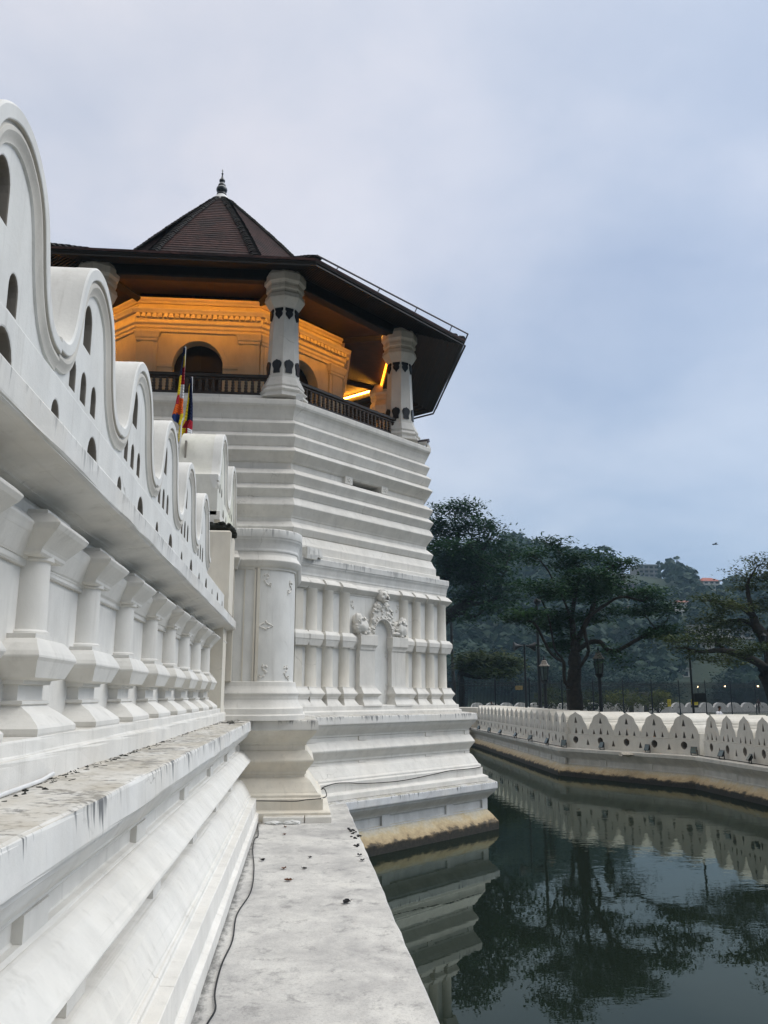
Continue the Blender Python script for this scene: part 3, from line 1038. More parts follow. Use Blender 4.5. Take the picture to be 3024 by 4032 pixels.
for x0, x1 in ((-3.62, -3.25), (-1.61, -1.29), (1.38, 1.70), (3.40, 3.66)):
    for o_, z0, z1 in ((8.822, -1.178, -1.068), (8.812, -1.752, -1.692)):
        mb = MB(FR)
        mb.box(x0, x1, 8.7, o_, z0, z1)
        mb.build('base_panel_stile', P_, tower)
oct_sweep('ledge', LOWF, M['fascia_tower'])
oct_sweep('plinth', [(8.61, -0.515), (8.61, -0.42), (8.53, -0.405), (8.525, -0.27), (8.4, -0.255)], P_)
oct_sweep('arcade_wall', [(8.17, -0.3), (8.17, 3.2)], M['merlon'], b=0.001)
for deg in (-90, -45, 0):
    for t0, t1 in (((-3.36, 3.36),) if deg != -45 else ((-3.36, -1.05), (1.08, 3.36))):
        mb = MB(face(deg))
        hw2 = (t1 - t0) / 2
        mb.rectloft([(z, hw2, o) for o, z in ((8.16, 1.27), (8.20, 1.28), (8.21, 1.33), (8.27, 1.42), (8.29, 1.49), (8.29, 1.61), (8.21, 1.70), (8.16, 1.72))], (t0 + t1) / 2, 8.0)
        mb.build('belt', P_, tower)
oct_sweep('capital_band', [(8.16, 2.80), (8.19, 2.805), (8.19, 2.845), (8.22, 2.86), (8.31, 2.97), (8.315, 2.99), (8.27, 3.06), (8.20, 3.115), (8.19, 3.2)], P_)
oct_sweep('cornice', [(8.165, 3.185), (8.195, 3.19), (8.205, 3.21), (8.20, 3.26), (8.23, 3.40), (8.25, 3.44), (8.262, 3.455), (8.268, 3.495), (8.287, 3.505), (8.287, 3.668), (8.27, 3.685), (7.95, 3.735)], M['cornice_tower'])
oct_sweep('upper_plinth', [(7.997, 3.72), (7.997, 3.842), (7.885, 3.862), (7.885, 4.09), (7.865, 4.11), (7.83, 4.16), (7.775, 4.27), (7.745, 4.345), (7.70, 4.36)], P_)
oct_sweep('ring_mouldings_lower', [(7.69, 4.30), (7.69, 4.365), (7.724, 4.375), (7.735, 4.39), (7.807, 4.545), (7.808, 4.57), (7.66, 4.70), (7.62, 4.735), (7.59, 4.745), (7.59, 4.865), (7.615, 4.87), (7.625, 4.91), (7.82, 5.165), (7.823, 5.19), (7.73, 5.37), (7.70, 5.40), (7.69, 5.43), (7.715, 5.44), (7.725, 5.47), (7.826, 5.63), (7.828, 5.655), (7.72, 5.76), (7.675, 5.79), (7.66, 5.82), (7.685, 5.83), (7.695, 5.86), (7.815, 6.055), (7.815, 6.08), (7.60, 6.255), (7.53, 6.272), (7.3, 6.273)], P_)
oct_sweep('ring_mouldings_upper', [(7.3, 6.455), (7.545, 6.455), (7.55, 6.475), (7.575, 6.48), (7.60, 6.515), (7.81, 6.725), (7.813, 6.75), (7.70, 6.85), (7.665, 6.88), (7.66, 6.91), (7.68, 6.915), (7.69, 6.945), (7.772, 7.145), (7.774, 7.17), (7.66, 7.26), (7.62, 7.285), (7.605, 7.315), (7.625, 7.325), (7.635, 7.35), (7.728, 7.555), (7.729, 7.58), (7.63, 7.66), (7.575, 7.69), (7.555, 7.715), (7.575, 7.74), (7.585, 7.775), (7.61, 7.86), (7.66, 7.98), (7.71, 8.05), (7.745, 8.075), (7.75, 8.10), (7.768, 8.12), (7.77, 8.255), (7.75, 8.275), (7.2, 8.33)], P_)
# recessed strip with the slit window on the right-hand side
for deg in range(-90, 270, 45):
    m_ = MB(face(deg))
    h = 7.515 * K8
    if deg == -45:
        m_.box(-h, -0.75, 7.2, 7.515, 6.26, 6.47)
        m_.build('window_strip', P_, tower)
        m_ = MB(FR)
        m_.box(0.93, h, 7.2, 7.515, 6.26, 6.47)
        m_.build('window_strip', P_, tower)
        m_ = MB(FR)
        m_.box(-0.62, 0.79, 6.6, 6.9, 6.1, 6.7)
        w_ = m_.build('slit_window', M['door'], tower)
        for x0 in (-0.93, 0.78):
            m_ = MB(FR)
            m_.bbox(x0, x0 + 0.32, 7.0, 7.62, 6.262, 6.50, 0.01)
            for q in range(14):
                a = q * 2.4
                m_.blob((x0 + 0.16 + 0.0068 * q * math.cos(a) * 1.3, 7.622, 6.38 + 0.0062 * q * math.sin(a)), (0.028, 0.016, 0.022), 0.2, 4, 1, q)
            m_.build('carved_block', P_, w_)
    else:
        m_.box(-h, h, 7.2, 7.515, 6.26, 6.47)
        m_.build('window_strip', P_, tower)

# arcade of the right-hand side: engaged columns with base, belt block and capital block
M['col'] = m_plaster('arcade_column_plaster', base=(0.66, 0.63, 0.565), warm=(0.58, 0.50, 0.38), warm_amt=0.35)
ARC_T = [-3.38, -2.87, -2.23, -1.55, 1.14, 1.78, 2.46, 3.12]


def arcade_column(i, t):
    flat = i == 0
    m_ = MB(FR)
    if flat:
        m_.bbox(t - 0.14, t + 0.14, 8.0, 8.235, 0.2, 2.84, 0.01)
    else:
        n = 16
        for zz in (((0.20, .225), (0.24, .225), (0.26, .205), (1.27, .198), (1.29, .215), (1.33, .215)), ((1.70, .215), (1.74, .215), (1.76, .20), (2.78, .193), (2.80, .21), (2.85, .21))):
            m_.loft([[(t + r * math.cos(2 * math.pi * k / n), 8.165 + 0.68 * r * math.sin(2 * math.pi * k / n), z) for k in range(n)] for z, r in zz])
    c = m_.build('arcade_column', M['col'], tower, smooth=40)
    hw = 0.30 if i < 7 else 0.32
    m_ = MB(FR)
    m_.rectloft([(-0.29, hw, 8.515), (-0.265, hw, 8.51), (-0.22, hw - .03, 8.48), (-0.14, hw - .07, 8.42), (-0.09, hw - .09, 8.395), (-0.075, hw - .07, 8.41), (-0.045, hw - .07, 8.415), (0.03, hw - .015, 8.458), (0.045, hw - .01, 8.463), (0.07, hw - .02, 8.455), (0.16, hw - .06, 8.385), (0.20, hw - .07, 8.36), (0.235, hw - .07, 8.355)], t, 8.0)
    m_.build('column_base', P_, c)
    m_ = MB(FR)
    m_.rectloft([(1.31, hw - .08, 8.345), (1.35, hw - .07, 8.355), (1.475, hw - .03, 8.385), (1.49, hw - .02, 8.397), (1.60, hw - .02, 8.397), (1.62, hw - .025, 8.39), (1.70, hw - .07, 8.32), (1.715, hw - .07, 8.31)], t, 8.0)
    m_.build('belt_block', P_, c)
    m_ = MB(FR)
    m_.rectloft([(2.845, hw - .08, 8.285), (2.87, hw - .07, 8.30), (2.965, hw - .02, 8.395), (2.98, hw - .015, 8.409), (3.0, hw - .02, 8.40), (3.09, hw - .05, 8.31), (3.13, hw - .06, 8.25)], t, 8.0)
    m_.build('capital_block', P_, c)


for i, t in enumerate(ARC_T):
    arcade_column(i, t)

# blind doorway with the makara arch
m_ = MB(FR)
for t0, t1 in ((-1.03, -0.36), (0.40, 1.06)):
    m_.bbox(t0, t1, 8.0, 8.32, 0.18, 1.33, 0.01)
    tc_ = (t0 + t1) / 2
    m_.rectloft([(-0.29, 0.40, 8.56), (-0.25, 0.40, 8.555), (-0.12, 0.34, 8.45), (-0.09, 0.33, 8.44), (-0.04, 0.33, 8.445), (0.045, 0.40, 8.53), (0.06, 0.40, 8.53), (0.17, 0.35, 8.42), (0.21, 0.34, 8.39), (0.25, 0.33, 8.38)], tc_, 8.0)
    m_.rectloft([(1.28, 0.33, 8.34), (1.34, 0.34, 8.35), (1.38, 0.36, 8.37), (1.42, 0.37, 8.40), (1.69, 0.37, 8.40), (1.70, 0.36, 8.39)], tc_, 8.0)
m_.build('doorway_pilaster', P_, tower)
m_ = MB(FR)
rr = random.Random(11)
ARC = [(-0.72, 1.78), (-0.52, 1.74), (-0.40, 1.86), (-0.37, 2.02), (-0.27, 2.16), (-0.10, 2.25), (0.06, 2.26), (0.22, 2.2), (0.34, 2.08), (0.40, 1.92), (0.43, 1.74)]
hole = [(-0.34, 1.60), (0.40, 1.60)] + [(0.03 + 0.37 * math.cos(a), 1.76 + 0.40 * math.sin(a)) for a in [math.pi * i / 14 for i in range(15)]]
out_ = [(-0.80, 1.70), (-0.34, 1.70)] + [(-0.355 + 0.0, 1.70)][:0] + [(0.03 - 0.37 * math.cos(a), 1.76 + 0.40 * math.sin(a)) for a in [math.pi * i / 14 for i in range(15)]] + [(0.40, 1.70), (0.86, 1.70), (0.80, 1.86), (0.58, 1.93), (0.50, 2.12), (0.42, 2.36), (0.34, 2.58), (0.24, 2.72), (-0.18, 2.72), (-0.28, 2.58), (-0.37, 2.36), (-0.45, 2.12), (-0.53, 1.93), (-0.74, 1.86)]
me = plate(out_, [], 0.26, 0.02)
me.transform(Matrix(((0.7071, 0, 0.7071, XC + 0.7071 * 8.17), (0.7071, 0, -0.7071, YC - 0.7071 * 8.17), (0, 1, 0, 0), (0, 0, 0, 1))))
me.materials.clear()
me.materials.append(P_)
for p in me.polygons:
    p.use_smooth = False
link('arch_slab', me, tower)
for i in range(110):                                        # scaly, shaggy body on the slab round the arch
    a = rr.uniform(0.02, math.pi - 0.02)
    q = rr.random()
    r_ = 0.44 + 0.10 * q + 0.40 * q * math.sin(a) ** 3
    m_.blob((0.03 - r_ * math.cos(a), 8.295 + rr.uniform(-.01, .02), 1.76 + r_ * 1.08 * math.sin(a)), (0.050, 0.035, 0.042), 0.3, 6, 1, 100 + i, 0.1)
for i in range(26):
    a = math.pi * (i + .5) / 26
    m_.blob((0.03 - 0.42 * math.cos(a), 8.31, 1.76 + 0.45 * math.sin(a)), (0.038, 0.035, 0.034), 0.1, 5, 1, 400 + i, 0.05)
for sx in (-1, 1):                                          # makara heads on the pilasters
    c = -0.94 if sx < 0 else 0.86
    m_.blob((c, 8.26, 1.93), (0.27, 0.17, 0.25), 0.22, 5, 3, 7 + sx, 0.03)
    m_.blob((c + sx * 0.13, 8.28, 2.10), (0.16, 0.13, 0.20), 0.22, 6, 3, 17 + sx, 0.03)
    for i in range(22):
        a = rr.uniform(0, 6.28)
        m_.blob((c + 0.24 * math.cos(a), 8.37 + rr.uniform(-.05, .02), 1.95 + 0.22 * math.sin(a)), (0.055, 0.045, 0.045), 0.3, 5, 1, 300 + i + sx, 0.1)
    m_.blob((c - sx * 0.22, 8.30, 1.80), (0.16, 0.12, 0.08), 0.25, 6, 2, 27 + sx, 0.05)
m_.build('makara_arch_relief', P_, tower, smooth=60)
m_ = MB(FR)                                                 # lion mask at the crown
m_.blob((0.02, 8.28, 2.88), (0.20, 0.17, 0.19), 0.06, 4, 3, 3)
m_.blob((0.06, 8.44, 2.87), (0.055, 0.06, 0.045), 0.05, 3, 2, 4)
for sx in (-1, 1):
    m_.blob((0.03 + sx * 0.085, 8.42, 2.95), (0.05, 0.045, 0.04), 0.05, 3, 2, 5)
    m_.blob((0.02 + sx * 0.12, 8.39, 2.83), (0.075, 0.06, 0.06), 0.05, 3, 2, 6)
    m_.blob((0.02 + sx * 0.19, 8.27, 2.99), (0.06, 0.06, 0.08), 0.2, 4, 2, 8)
    m_.blob((0.02 + sx * 0.19, 8.24, 2.56), (0.14, 0.13, 0.11), 0.3, 6, 2, 12 + sx, 0.06)
m_.blob((0.04, 8.40, 2.74), (0.11, 0.075, 0.045), 0.05, 3, 2, 9)
for q in range(9):
    m_.blob((0.02 + 0.17 * math.cos(math.pi * q / 8), 8.30, 3.0 + 0.06 * math.sin(math.pi * q / 8)), (0.045, 0.05, 0.05), 0.2, 5, 1, q)
mask = m_.build('lion_mask', P_, tower, smooth=60)
m_ = MB(FR)
m_.blob((0.05, 8.465, 2.795), (0.07, 0.02, 0.022), 0.1, 3, 2, 2)
m_.build('mouth', M['door'], mask)
for u, z, f in ((-1.2, 2.55, 1), (0.86, 2.58, -1), (-0.28, 1.12, -1), (0.33, 1.15, 1), (-0.28, 0.22, 1), (0.33, 0.22, -1)):
    m_ = MB(lambda a, o, zz: FR(a, 8.17 + o, zz))
    scroll(m_, lambda a, o, zz: (a, o, zz), u, z, 0.13, f)
    m_.build('scroll_relief', P_, tower, smooth=50)
# loose coping stones lying on the cornice beside the pier
m_ = MB(FR)
m_.loft([[(-3.25, 8.0, 3.70), (-2.62, 8.0, 3.70), (-2.62, 8.36, 3.70), (-3.25, 8.36, 3.70)], [(-3.25, 8.0, 3.95), (-2.78, 8.0, 3.95), (-2.70, 8.33, 3.93), (-3.25, 8.36, 3.95)]])
m_.loft([[(-3.3, 8.1, 3.62), (-2.9, 8.1, 3.62), (-2.9, 8.40, 3.62), (-3.3, 8.40, 3.62)], [(-3.3, 8.1, 3.74), (-2.9, 8.1, 3.74), (-2.9, 8.42, 3.74), (-3.3, 8.42, 3.74)]])
m_.build('coping_stone', M['cornice_tower'], tower)

# ------------------------------------------------------------------ VERANDA of the tower
oct_sweep('veranda_floor', [(7.35, 8.28), (7.30, 8.42), (7.20, 8.46), (7.12, 8.56), (7.10, 8.60), (6.95, 8.62), (3.0, 8.62)], P_)
oct_sweep('drum_base', [(4.74, 8.55), (4.74, 8.75), (4.70, 8.78)], M['drum'])


def corner(i, a):
    R = a / math.cos(math.pi / 8)
    an = math.radians(-67.5 + 45 * i)
    return XC + R * math.cos(an), YC + R * math.sin(an)


def veranda_column():
    """octagonal tapering column, drawn about its own axis from z = 0 at the base"""
    o = lambda pts: [(r / math.cos(math.pi / 8), z) for r, z in pts]
    m_ = MB()
    m_.lathe(o([(0.455, 0.64), (0.45, 0.70), (0.378, 2.85)]), 8, cap=False)
    c = m_.build('veranda_column', P_, tower, local=True)
    m_ = MB()
    m_.lathe(o([(0.70, -0.04), (0.70, 0.02), (0.62, 0.03), (0.62, 0.10), (0.66, 0.135), (0.675, 0.16), (0.675, 0.175), (0.64, 0.20), (0.59, 0.26), (0.58, 0.29), (0.60, 0.30), (0.605, 0.33), (0.56, 0.43), (0.49, 0.58), (0.475, 0.60), (0.475, 0.64), (0.44, 0.655)]), 8)
    m_.build('column_base', P_, c, local=True)
    m_ = MB()
    m_.lathe(o([(0.36, 2.78), (0.40, 2.785), (0.405, 2.85), (0.43, 2.88), (0.555, 3.10), (0.565, 3.13), (0.55, 3.18), (0.545, 3.25), (0.50, 3.30), (0.49, 3.33), (0.49, 3.38), (0.53, 3.41), (0.535, 3.50), (0.52, 3.52), (0.525, 3.58), (0.56, 3.63), (0.585, 3.66), (0.585, 3.88), (0.55, 3.95), (0.52, 4.02)]), 8)
    m_.build('capital', P_, c, local=True)
    leaf = [(0, -.19), (.05, -.12), (.10, -.07), (.115, 0), (.09, .06), (.125, .10), (.13, .17), (-.13, .17), (-.125, .10), (-.09, .06), (-.115, 0), (-.10, -.07), (-.05, -.12)]
    shield = [(-.10, -.20), (.10, -.20), (.095, -.08), (.135, .02), (.145, .10), (.10, .17), (.05, .18), (0, .215), (-.05, .18), (-.10, .17), (-.145, .10), (-.135, .02), (-.095, -.08)]
    for k in range(8):
        an = math.radians(22.5 + 45 * k)
        n = Vector((math.cos(an), math.sin(an), 0))
        t = Vector((-n.y, n.x, 0))
        lean = (0.45 - 0.378) / 2.15
        up = Vector((-n.x * lean, -n.y * lean, 1)).normalized()
        nn = t.cross(up)
        for name, shp, z, r in (('leaf_ornament', leaf, 2.63, 0.390), ('shield_ornament', shield, 0.93, 0.447)):
            c0 = n * r + Vector((0, 0, z))
            m_ = MB()
            fr = [tuple(c0 + t * x + up * y + nn * (0.035 if abs(x) > .09 else 0.045)) for x, y in shp]
            bk = [tuple(c0 + t * x + up * y - nn * 0.02) for x, y in shp]
            m_.loft([bk, fr])
            m_.build(name, M['black'], c, local=True)
    return c


vc = veranda_column()
base = wloc(tower)
for i in (0, 1, 2, 7):
    x, y = corner(i, 6.75)
    loc = Vector((x, y, 8.56)) - base
    if i == 0:
        vc.location = loc
    else:
        copy_part(vc, tower, loc)

# balustrades between the columns
bal = None
for deg in (-90, -45, 0):
    fx = face(deg)
    hs = 6.85 * K8 - 0.45
    m_ = MB(fx)
    m_.bbox(-hs, hs, 6.78, 6.93, 9.20, 9.30, 0.015)
    m_.bbox(-hs, hs, 6.81, 6.90, 9.13, 9.17, 0.008)
    m_.bbox(-hs, hs, 6.80, 6.91, 8.68, 8.75, 0.01)
    b_ = m_.build('balustrade', M['rail'], tower)
    m = 25
    for k in range(m):
        t = -hs + (k + 0.5) * 2 * hs / m
        if bal is None:
            q = MB()
            pr = []
            for j in range(27):
                z = j / 26 * 0.40
                pr.append((0.036 + 0.024 * abs(math.sin(z / 0.40 * math.pi * 4.5)) * (0.75 + 0.25 * math.sin(z * 16)), z))
            q.lathe(pr, 8)
            bal = q.build('baluster', M['baluster'], b_, smooth=50, local=True)
            o = bal
        else:
            o = bal.copy()
            COL.objects.link(o)
            o.parent = b_
        o.location = Vector(fx(t, 6.855, 8.745)) - wloc(b_)

# drum wall with arched doorways
for deg in range(-90, 270, 45):
    fx = face(deg)
    h = 4.72 * K8
    if deg in (-90, -45, 0):
        hole = [(-0.80, 8.64), (0.80, 8.64)] + [(0.80 * math.cos(a), 10.36 + 0.86 * math.sin(a)) for a in [math.pi * i / 18 for i in range(19)]]
        me = plate([(-h, 8.6), (h, 8.6), (h, 12.62), (-h, 12.62)], [hole], 0.42, 0.004)
        n = Vector((math.cos(math.radians(deg)), math.sin(math.radians(deg))))
        d = Vector((-n.y, n.x))
        o = 4.72 - 0.21
        me.transform(Matrix(((d.x, 0, n.x, XC + n.x * o), (d.y, 0, n.y, YC + n.y * o), (0, 1, 0, 0), (0, 0, 0, 1))))
        me.materials.clear()
        me.materials.append(M['drum'])
        for p in me.polygons:
            p.use_smooth = False
        dw = link('drum_wall', me, tower)
        m_ = MB(fx)
        m_.box(-0.95, 0.95, 4.20, 4.28, 8.6, 11.4)
        m_.box(-0.04, 0.04, 4.28, 4.31, 8.64, 11.25)
        m_.box(-0.8, 0.8, 4.28, 4.32, 10.32, 10.42)
        m_.build('door', M['door'], dw)
        for t0, t1 in ((-1.95, -1.30), (1.30, 1.95)):
            m_ = MB(fx)
            m_.bbox(t0, t1, 4.7, 4.80, 8.7, 11.32, 0.01)
            m_.bbox(t0 + 0.12, t1 - 0.12, 4.7, 4.83, 8.9, 11.12, 0.02)
            tc_ = (t0 + t1) / 2
            m_.rectloft([(11.10, 0.30, 4.82), (11.14, 0.34, 4.86), (11.2, 0.34, 4.86), (11.24, 0.37, 4.89), (11.33, 0.39, 4.91), (11.42, 0.42, 4.94), (11.46, 0.42, 4.94)], tc_, 4.7)
            m_.build('drum_pilaster', M['drum'], dw)
        for t0, t1 in ((-1.28, -0.80), (0.80, 1.28)):
            m_ = MB(fx)
            m_.bbox(t0, t1, 4.7, 4.765, 10.28, 10.40, 0.01)
            m_.build('impost', M['drum'], dw)
        m_ = MB(fx)
        for k in range(23):
            t = -2.0 + 4.0 * (k + 0.5) / 23
            m_.box(t - 0.06, t + 0.06, 4.8, 5.0, 11.88, 12.01)
        m_.build('dentil_course', M['drum'], dw)
    else:
        m_ = MB(fx)
        m_.box(-h, h, 4.3, 4.72, 8.6, 12.62)
        m_.build('drum_wall', M['drum'], tower)
oct_sweep('drum_cornice', [(4.70, 11.46), (4.78, 11.47), (4.79, 11.56), (4.83, 11.60), (4.84, 11.68), (4.90, 11.72), (4.91, 11.78), (4.90, 11.88), (4.90, 12.01), (5.00, 12.02), (5.02, 12.06), (5.08, 12.12), (5.09, 12.16), (4.72, 12.19)], M['drum'], b=0.006)
oct_sweep('drum_crown', [(4.70, 12.44), (4.78, 12.45), (4.80, 12.52), (4.86, 12.56), (4.87, 12.62), (4.6, 12.63)], M['drum'], b=0.006)
oct_sweep('veranda_ceiling', [(6.75, 12.66), (4.60, 12.86), (4.60, 12.95), (6.9, 12.72)], M['wood_soffit'], b=0.001, cap=False)
m_ = MB()
for i in range(8):                                          # joints of the ceiling boards
    fx = face(-90 + 45 * i)
    for k in range(-8, 9):
        t = k * 0.32
        m_.add([fx(t - .012, 6.7, 12.66), fx(t + .012, 6.7, 12.66), fx(t * .72 + .012, 4.9, 12.825), fx(t * .72 - .012, 4.9, 12.825)], [(0, 1, 2, 3)])
m_.build('ceiling_batten', M['wood_dark'], tower)
oct_sweep('ring_beam', [(6.62, 12.64), (6.62, 12.34), (6.90, 12.34), (6.92, 12.40), (6.92, 12.72), (6.62, 12.72), (6.62, 12.64)], M['wood_dark'], b=0.01, cap=False)
for i in range(8):
    m_ = MB()
    x0, y0 = corner(i, 4.75)
    x1, y1 = corner(i, 7.0)
    m_.tube([(x0, y0, 12.60), (x1, y1, 12.48)], 0.13, 4)
    m_.build('hip_beam', M['wood_dark'], tower)
for i in range(8):                                          # lit strips along the inner face of the ring beam
    fx = face(-90 + 45 * i)
    m_ = MB(fx)
    m_.box(-2.55, 2.55, 6.54, 6.60, 12.53, 12.58)
    m_.build('strip_light', M['strip_dim'] if i == 2 else M['strip'], tower)
    if i in (0, 1, 7):
        m_ = MB(fx)
        m_.box(-2.62, 2.62, 6.46, 6.62, 12.42, 12.46)
        m_.build('added_light_baffle', M['wood_dark'], tower)  # unseen baffle added to cut the strip light low on the drum


# roof
oct_sweep('eave_underside', [(6.93, 12.70), (8.86, 11.90), (8.93, 11.95), (8.90, 12.03), (6.93, 12.80)], M['wood_dark'], b=0.001, cap=False)
m_ = MB()
for k in range(12):
    a = 7.1 + k * 0.165
    z = 12.70 - (a - 6.93) * 0.4145
    r0, r1, r2, r3 = oct_ring(a, z - 0.005), oct_ring(a + 0.045, z - 0.023), oct_ring(a + 0.045, z - 0.063), oct_ring(a, z - 0.045)
    m_.loft([r0, r1, r2, r3, r0], cap0=False, cap1=False)
m_.build('roof_batten', M['wood_dark'], tower)
m_ = MB()
rr = random.Random(9)
for i in range(8):                                          # tile nibs seen from below between the battens
    fx = face(-90 + 45 * i)
    for k in range(12):
        a = 7.1 + k * 0.165 + 0.10
        z = 12.70 - (a - 6.93) * 0.4145
        w = a * K8 - 0.1
        n = int(2 * w / 0.2)
        for j in range(n):
            t = -w + (j + 0.5) * 2 * w / n
            m_.box(t - 0.045, t + 0.045, a - 0.03, a + 0.03, z - 0.035, z + 0.01)
m_.build('tile_underside', M['tile_dark'], tower)
m_ = MB()
rows = []
n = 22
for k in range(n):                                          # low skirt, laid in courses
    f0, f1 = k / n, (k + 1) / n
    a0, a1 = 8.94 + (4.55 - 8.94) * f0, 8.94 + (4.55 - 8.94) * f1
    z0, z1 = 12.03 + 2.07 * f0, 12.03 + 2.07 * f1
    rows += [(a0, z0 + 0.035), (a1, z1 + 0.012)]
n = 34
for k in range(n):                                          # steep upper roof
    f0, f1 = k / n, (k + 1) / n
    g = lambda f: (4.55 * (1 - f) + 0.34 * f + 0.12 * math.sin(math.pi * f), 14.10 * (1 - f) + 19.08 * f)
    a0, z0 = g(f0)
    a1, z1 = g(f1)
    rows += [(a0 + 0.045, z0 - 0.02), (a1 + 0.008, z1 - 0.012)]
rows += [(0.30, 19.12), (0.25, 19.16)]
m_.loft([oct_ring(a, z) for a, z in [(8.94, 11.99)] + rows], cap0=False)
roof = m_.build('roof', M['tile'], tower)
m_ = MB()
for i in range(8):                                          # scalloped tile ends along the eave
    fx = face(-90 + 45 * i)
    w = 8.94 * K8
    n = 44
    ph = rr.uniform(0, 6)
    for j in range(n):
        t = -w + (j + 0.5) * 2 * w / n
        dz = rr.uniform(-.02, .02) + 0.025 * math.sin(t * 1.7 + ph) + 0.012 * math.sin(t * 5 + ph)
        m_.loft([[(t - 0.07, o, 12.0 + dz), (t + 0.07, o, 12.0 + dz), (t + 0.075, o, 12.06 + dz), (t + 0.04, o, 12.10 + dz), (t - 0.04, o, 12.10 + dz), (t - 0.075, o, 12.06 + dz)] for o in (8.78, 8.98 + rr.uniform(-.015, .015))])
m_.build('eave_tile', M['tile_dark'], roof)
m_ = MB()
for i in range(8):                                          # broad hip ridges built of overlapping tiles
    for k in range(64):
        f = k / 64
        if f < 0.28:
            ff = f / 0.28
            a, z = 8.88 + (4.55 - 8.88) * ff, 12.08 + 2.05 * ff
            r0 = 0.17
        else:
            a, z = g((f - 0.28) / 0.72)
            r0 = 0.17 - 0.06 * (f - 0.28)
        x, y = corner(i, a)
        an = math.radians(-67.5 + 45 * i)
        t = Vector((-math.sin(an), math.cos(an), 0))
        o = Vector((math.cos(an), math.sin(an), 0))
        c0 = Vector((x, y, z)) + o * 0.02
        dr = Vector((-o.x, -o.y, 1.0 if f >= .28 else .48)).normalized() * 0.16
        up = t.cross(dr.normalized())
        if up.z < 0:
            up = -up
        rr_ = r0 * rr.uniform(.92, 1.08)
        A = [c0 + t * (rr_ * 1.25 * math.cos(q)) + up * (rr_ * 0.62 * math.sin(q)) for q in (0, .8, 1.57, 2.34, 3.14)]
        B = [p + dr - up * 0.03 for p in A]
        m_.loft([[tuple(p) for p in A], [tuple(p) for p in B]])
m_.build('hip_ridge', M['tile_dark'], roof)
m_ = MB()
m_.lathe([(0.36, 19.06), (0.36, 19.12), (0.30, 19.22), (0.20, 19.36), (0.15, 19.41)], 20, c=(XC, YC, 0))
m_.build('finial_base', M['white_paint'], roof, smooth=40)
m_ = MB()
m_.lathe([(0.128, 19.380), (0.192, 19.410), (0.188, 19.462), (0.152, 19.485), (0.152, 19.508), (0.204, 19.567), (0.220, 19.635), (0.200, 19.703), (0.136, 19.740), (0.136, 19.762), (0.156, 19.800), (0.140, 19.860), (0.096, 19.883), (0.096, 19.905), (0.088, 19.965), (0.112, 19.995), (0.116, 20.055), (0.080, 20.107), (0.056, 20.130), (0.036, 20.205), (0.024, 20.302), (0.044, 20.355), (0.016, 20.385), (0.012, 20.430)], 20, c=(XC, YC, 0))
fin = m_.build('finial', M['bronze'], roof, smooth=40)
for z, r in ((19.74, 0.148), (19.89, 0.108), (19.706, 0.192)):
    m_ = MB()
    m_.lathe([(r, z - .02), (r + .012, z), (r, z + .02)], 20, c=(XC, YC, 0))
    m_.build('white_band', M['white_paint'], fin, smooth=40)
m_ = MB()
m_.lathe([(0.012, 20.41), (0.032, 20.46), (0.028, 20.51), (0.004, 20.58)], 10, c=(XC, YC, 0))
m_.build('crystal_tip', M['pale'], fin, smooth=60)
# metal rod that runs round outside the eave on short brackets
m_ = MB()
c7, c0, c1, c2 = [corner(i, 8.99) for i in (7, 0, 1, 2)]
zr = 12.32
m_.tube([(c0[0], c0[1], zr - .2), (c1[0] + .05, c1[1], zr - .05), (c2[0] + .1, c2[1] + .1, zr - .2)], 0.028, 6)
for A, B, fs in ((c0, c1, (0.12, 0.37, 0.62, 0.88)), (c1, c2, (0.25, 0.55, 0.9))):
    for f in fs:
        x, y = A[0] + (B[0] - A[0]) * f, A[1] + (B[1] - A[1]) * f
        m_.tube([(x, y, zr - .2 + .14 * f), (x - 0.10, y + .03, 11.98)], 0.018, 5)
m_.build('eave_rod', M['steel'], tower)

# small fittings on the tower
x, y, z = FR(3.02, 7.62, 8.42)
cc = thing('security_camera', 'small pale camera on the tower ledge at the foot of the right veranda column', 'camera', (x, y, 8.28))
m_ = MB()
m_.tube([(x, y, 8.28), (x, y, 8.36)], 0.03, 8)
m_.build('stand', M['pale'], cc)
m_ = MB()
m_.tube([(x + .12, y - .12, 8.40), (x - .14, y + .10, 8.43)], 0.075, 10)
m_.build('housing', M['pale'], cc, smooth=40)
m_ = MB()
m_.tube([(x + .15, y - .14, 8.48), (x - .16, y + .12, 8.50)], 0.085, 4)
m_.build('rain_hood', M['steel'], cc)
x, y, z = FR(2.52, 7.02, 8.66)
m_ = MB()
for k in range(5):
    m_.tube([(x + .03 * k - .06, y + (.17 + .012 * k) * math.cos(q), 8.80 + (.17 + .01 * k) * math.sin(q)) for q in [2 * math.pi * i / 20 for i in range(21)]], 0.013, 5)
co = m_.build('cable_coil', M['steel'])
tag(co, 'coil of grey wire leaning on the veranda balustrade beside the right column', 'cable coil')
x, y = corner(0, 7.45)
m_ = MB()
m_.bbox(x + .12, x + .32, y - .14, y + .04, 8.30, 8.50, 0.012)
m_.tube([(x + .22, y - .05, 8.40), (x + .22, y + .6, 8.36)], 0.02, 5)
jb = m_.build('junction_box', M['pale'])
tag(jb, 'small white junction box on the tower ledge under the front veranda column', 'junction box')
m_ = MB(FR)
m_.loft([[(3.05, 7.62, 8.26), (3.27, 7.62, 8.26), (3.27, 7.74, 8.26), (3.05, 7.74, 8.26)], [(3.14, 7.66, 8.44), (3.18, 7.66, 8.44), (3.18, 7.70, 8.44), (3.14, 7.70, 8.44)]])
sp_ = m_.build('ledge_pinnacle', M['ribbon'])
tag(sp_, 'tiny pointed stone at the right end of the tower ledge', 'pinnacle')

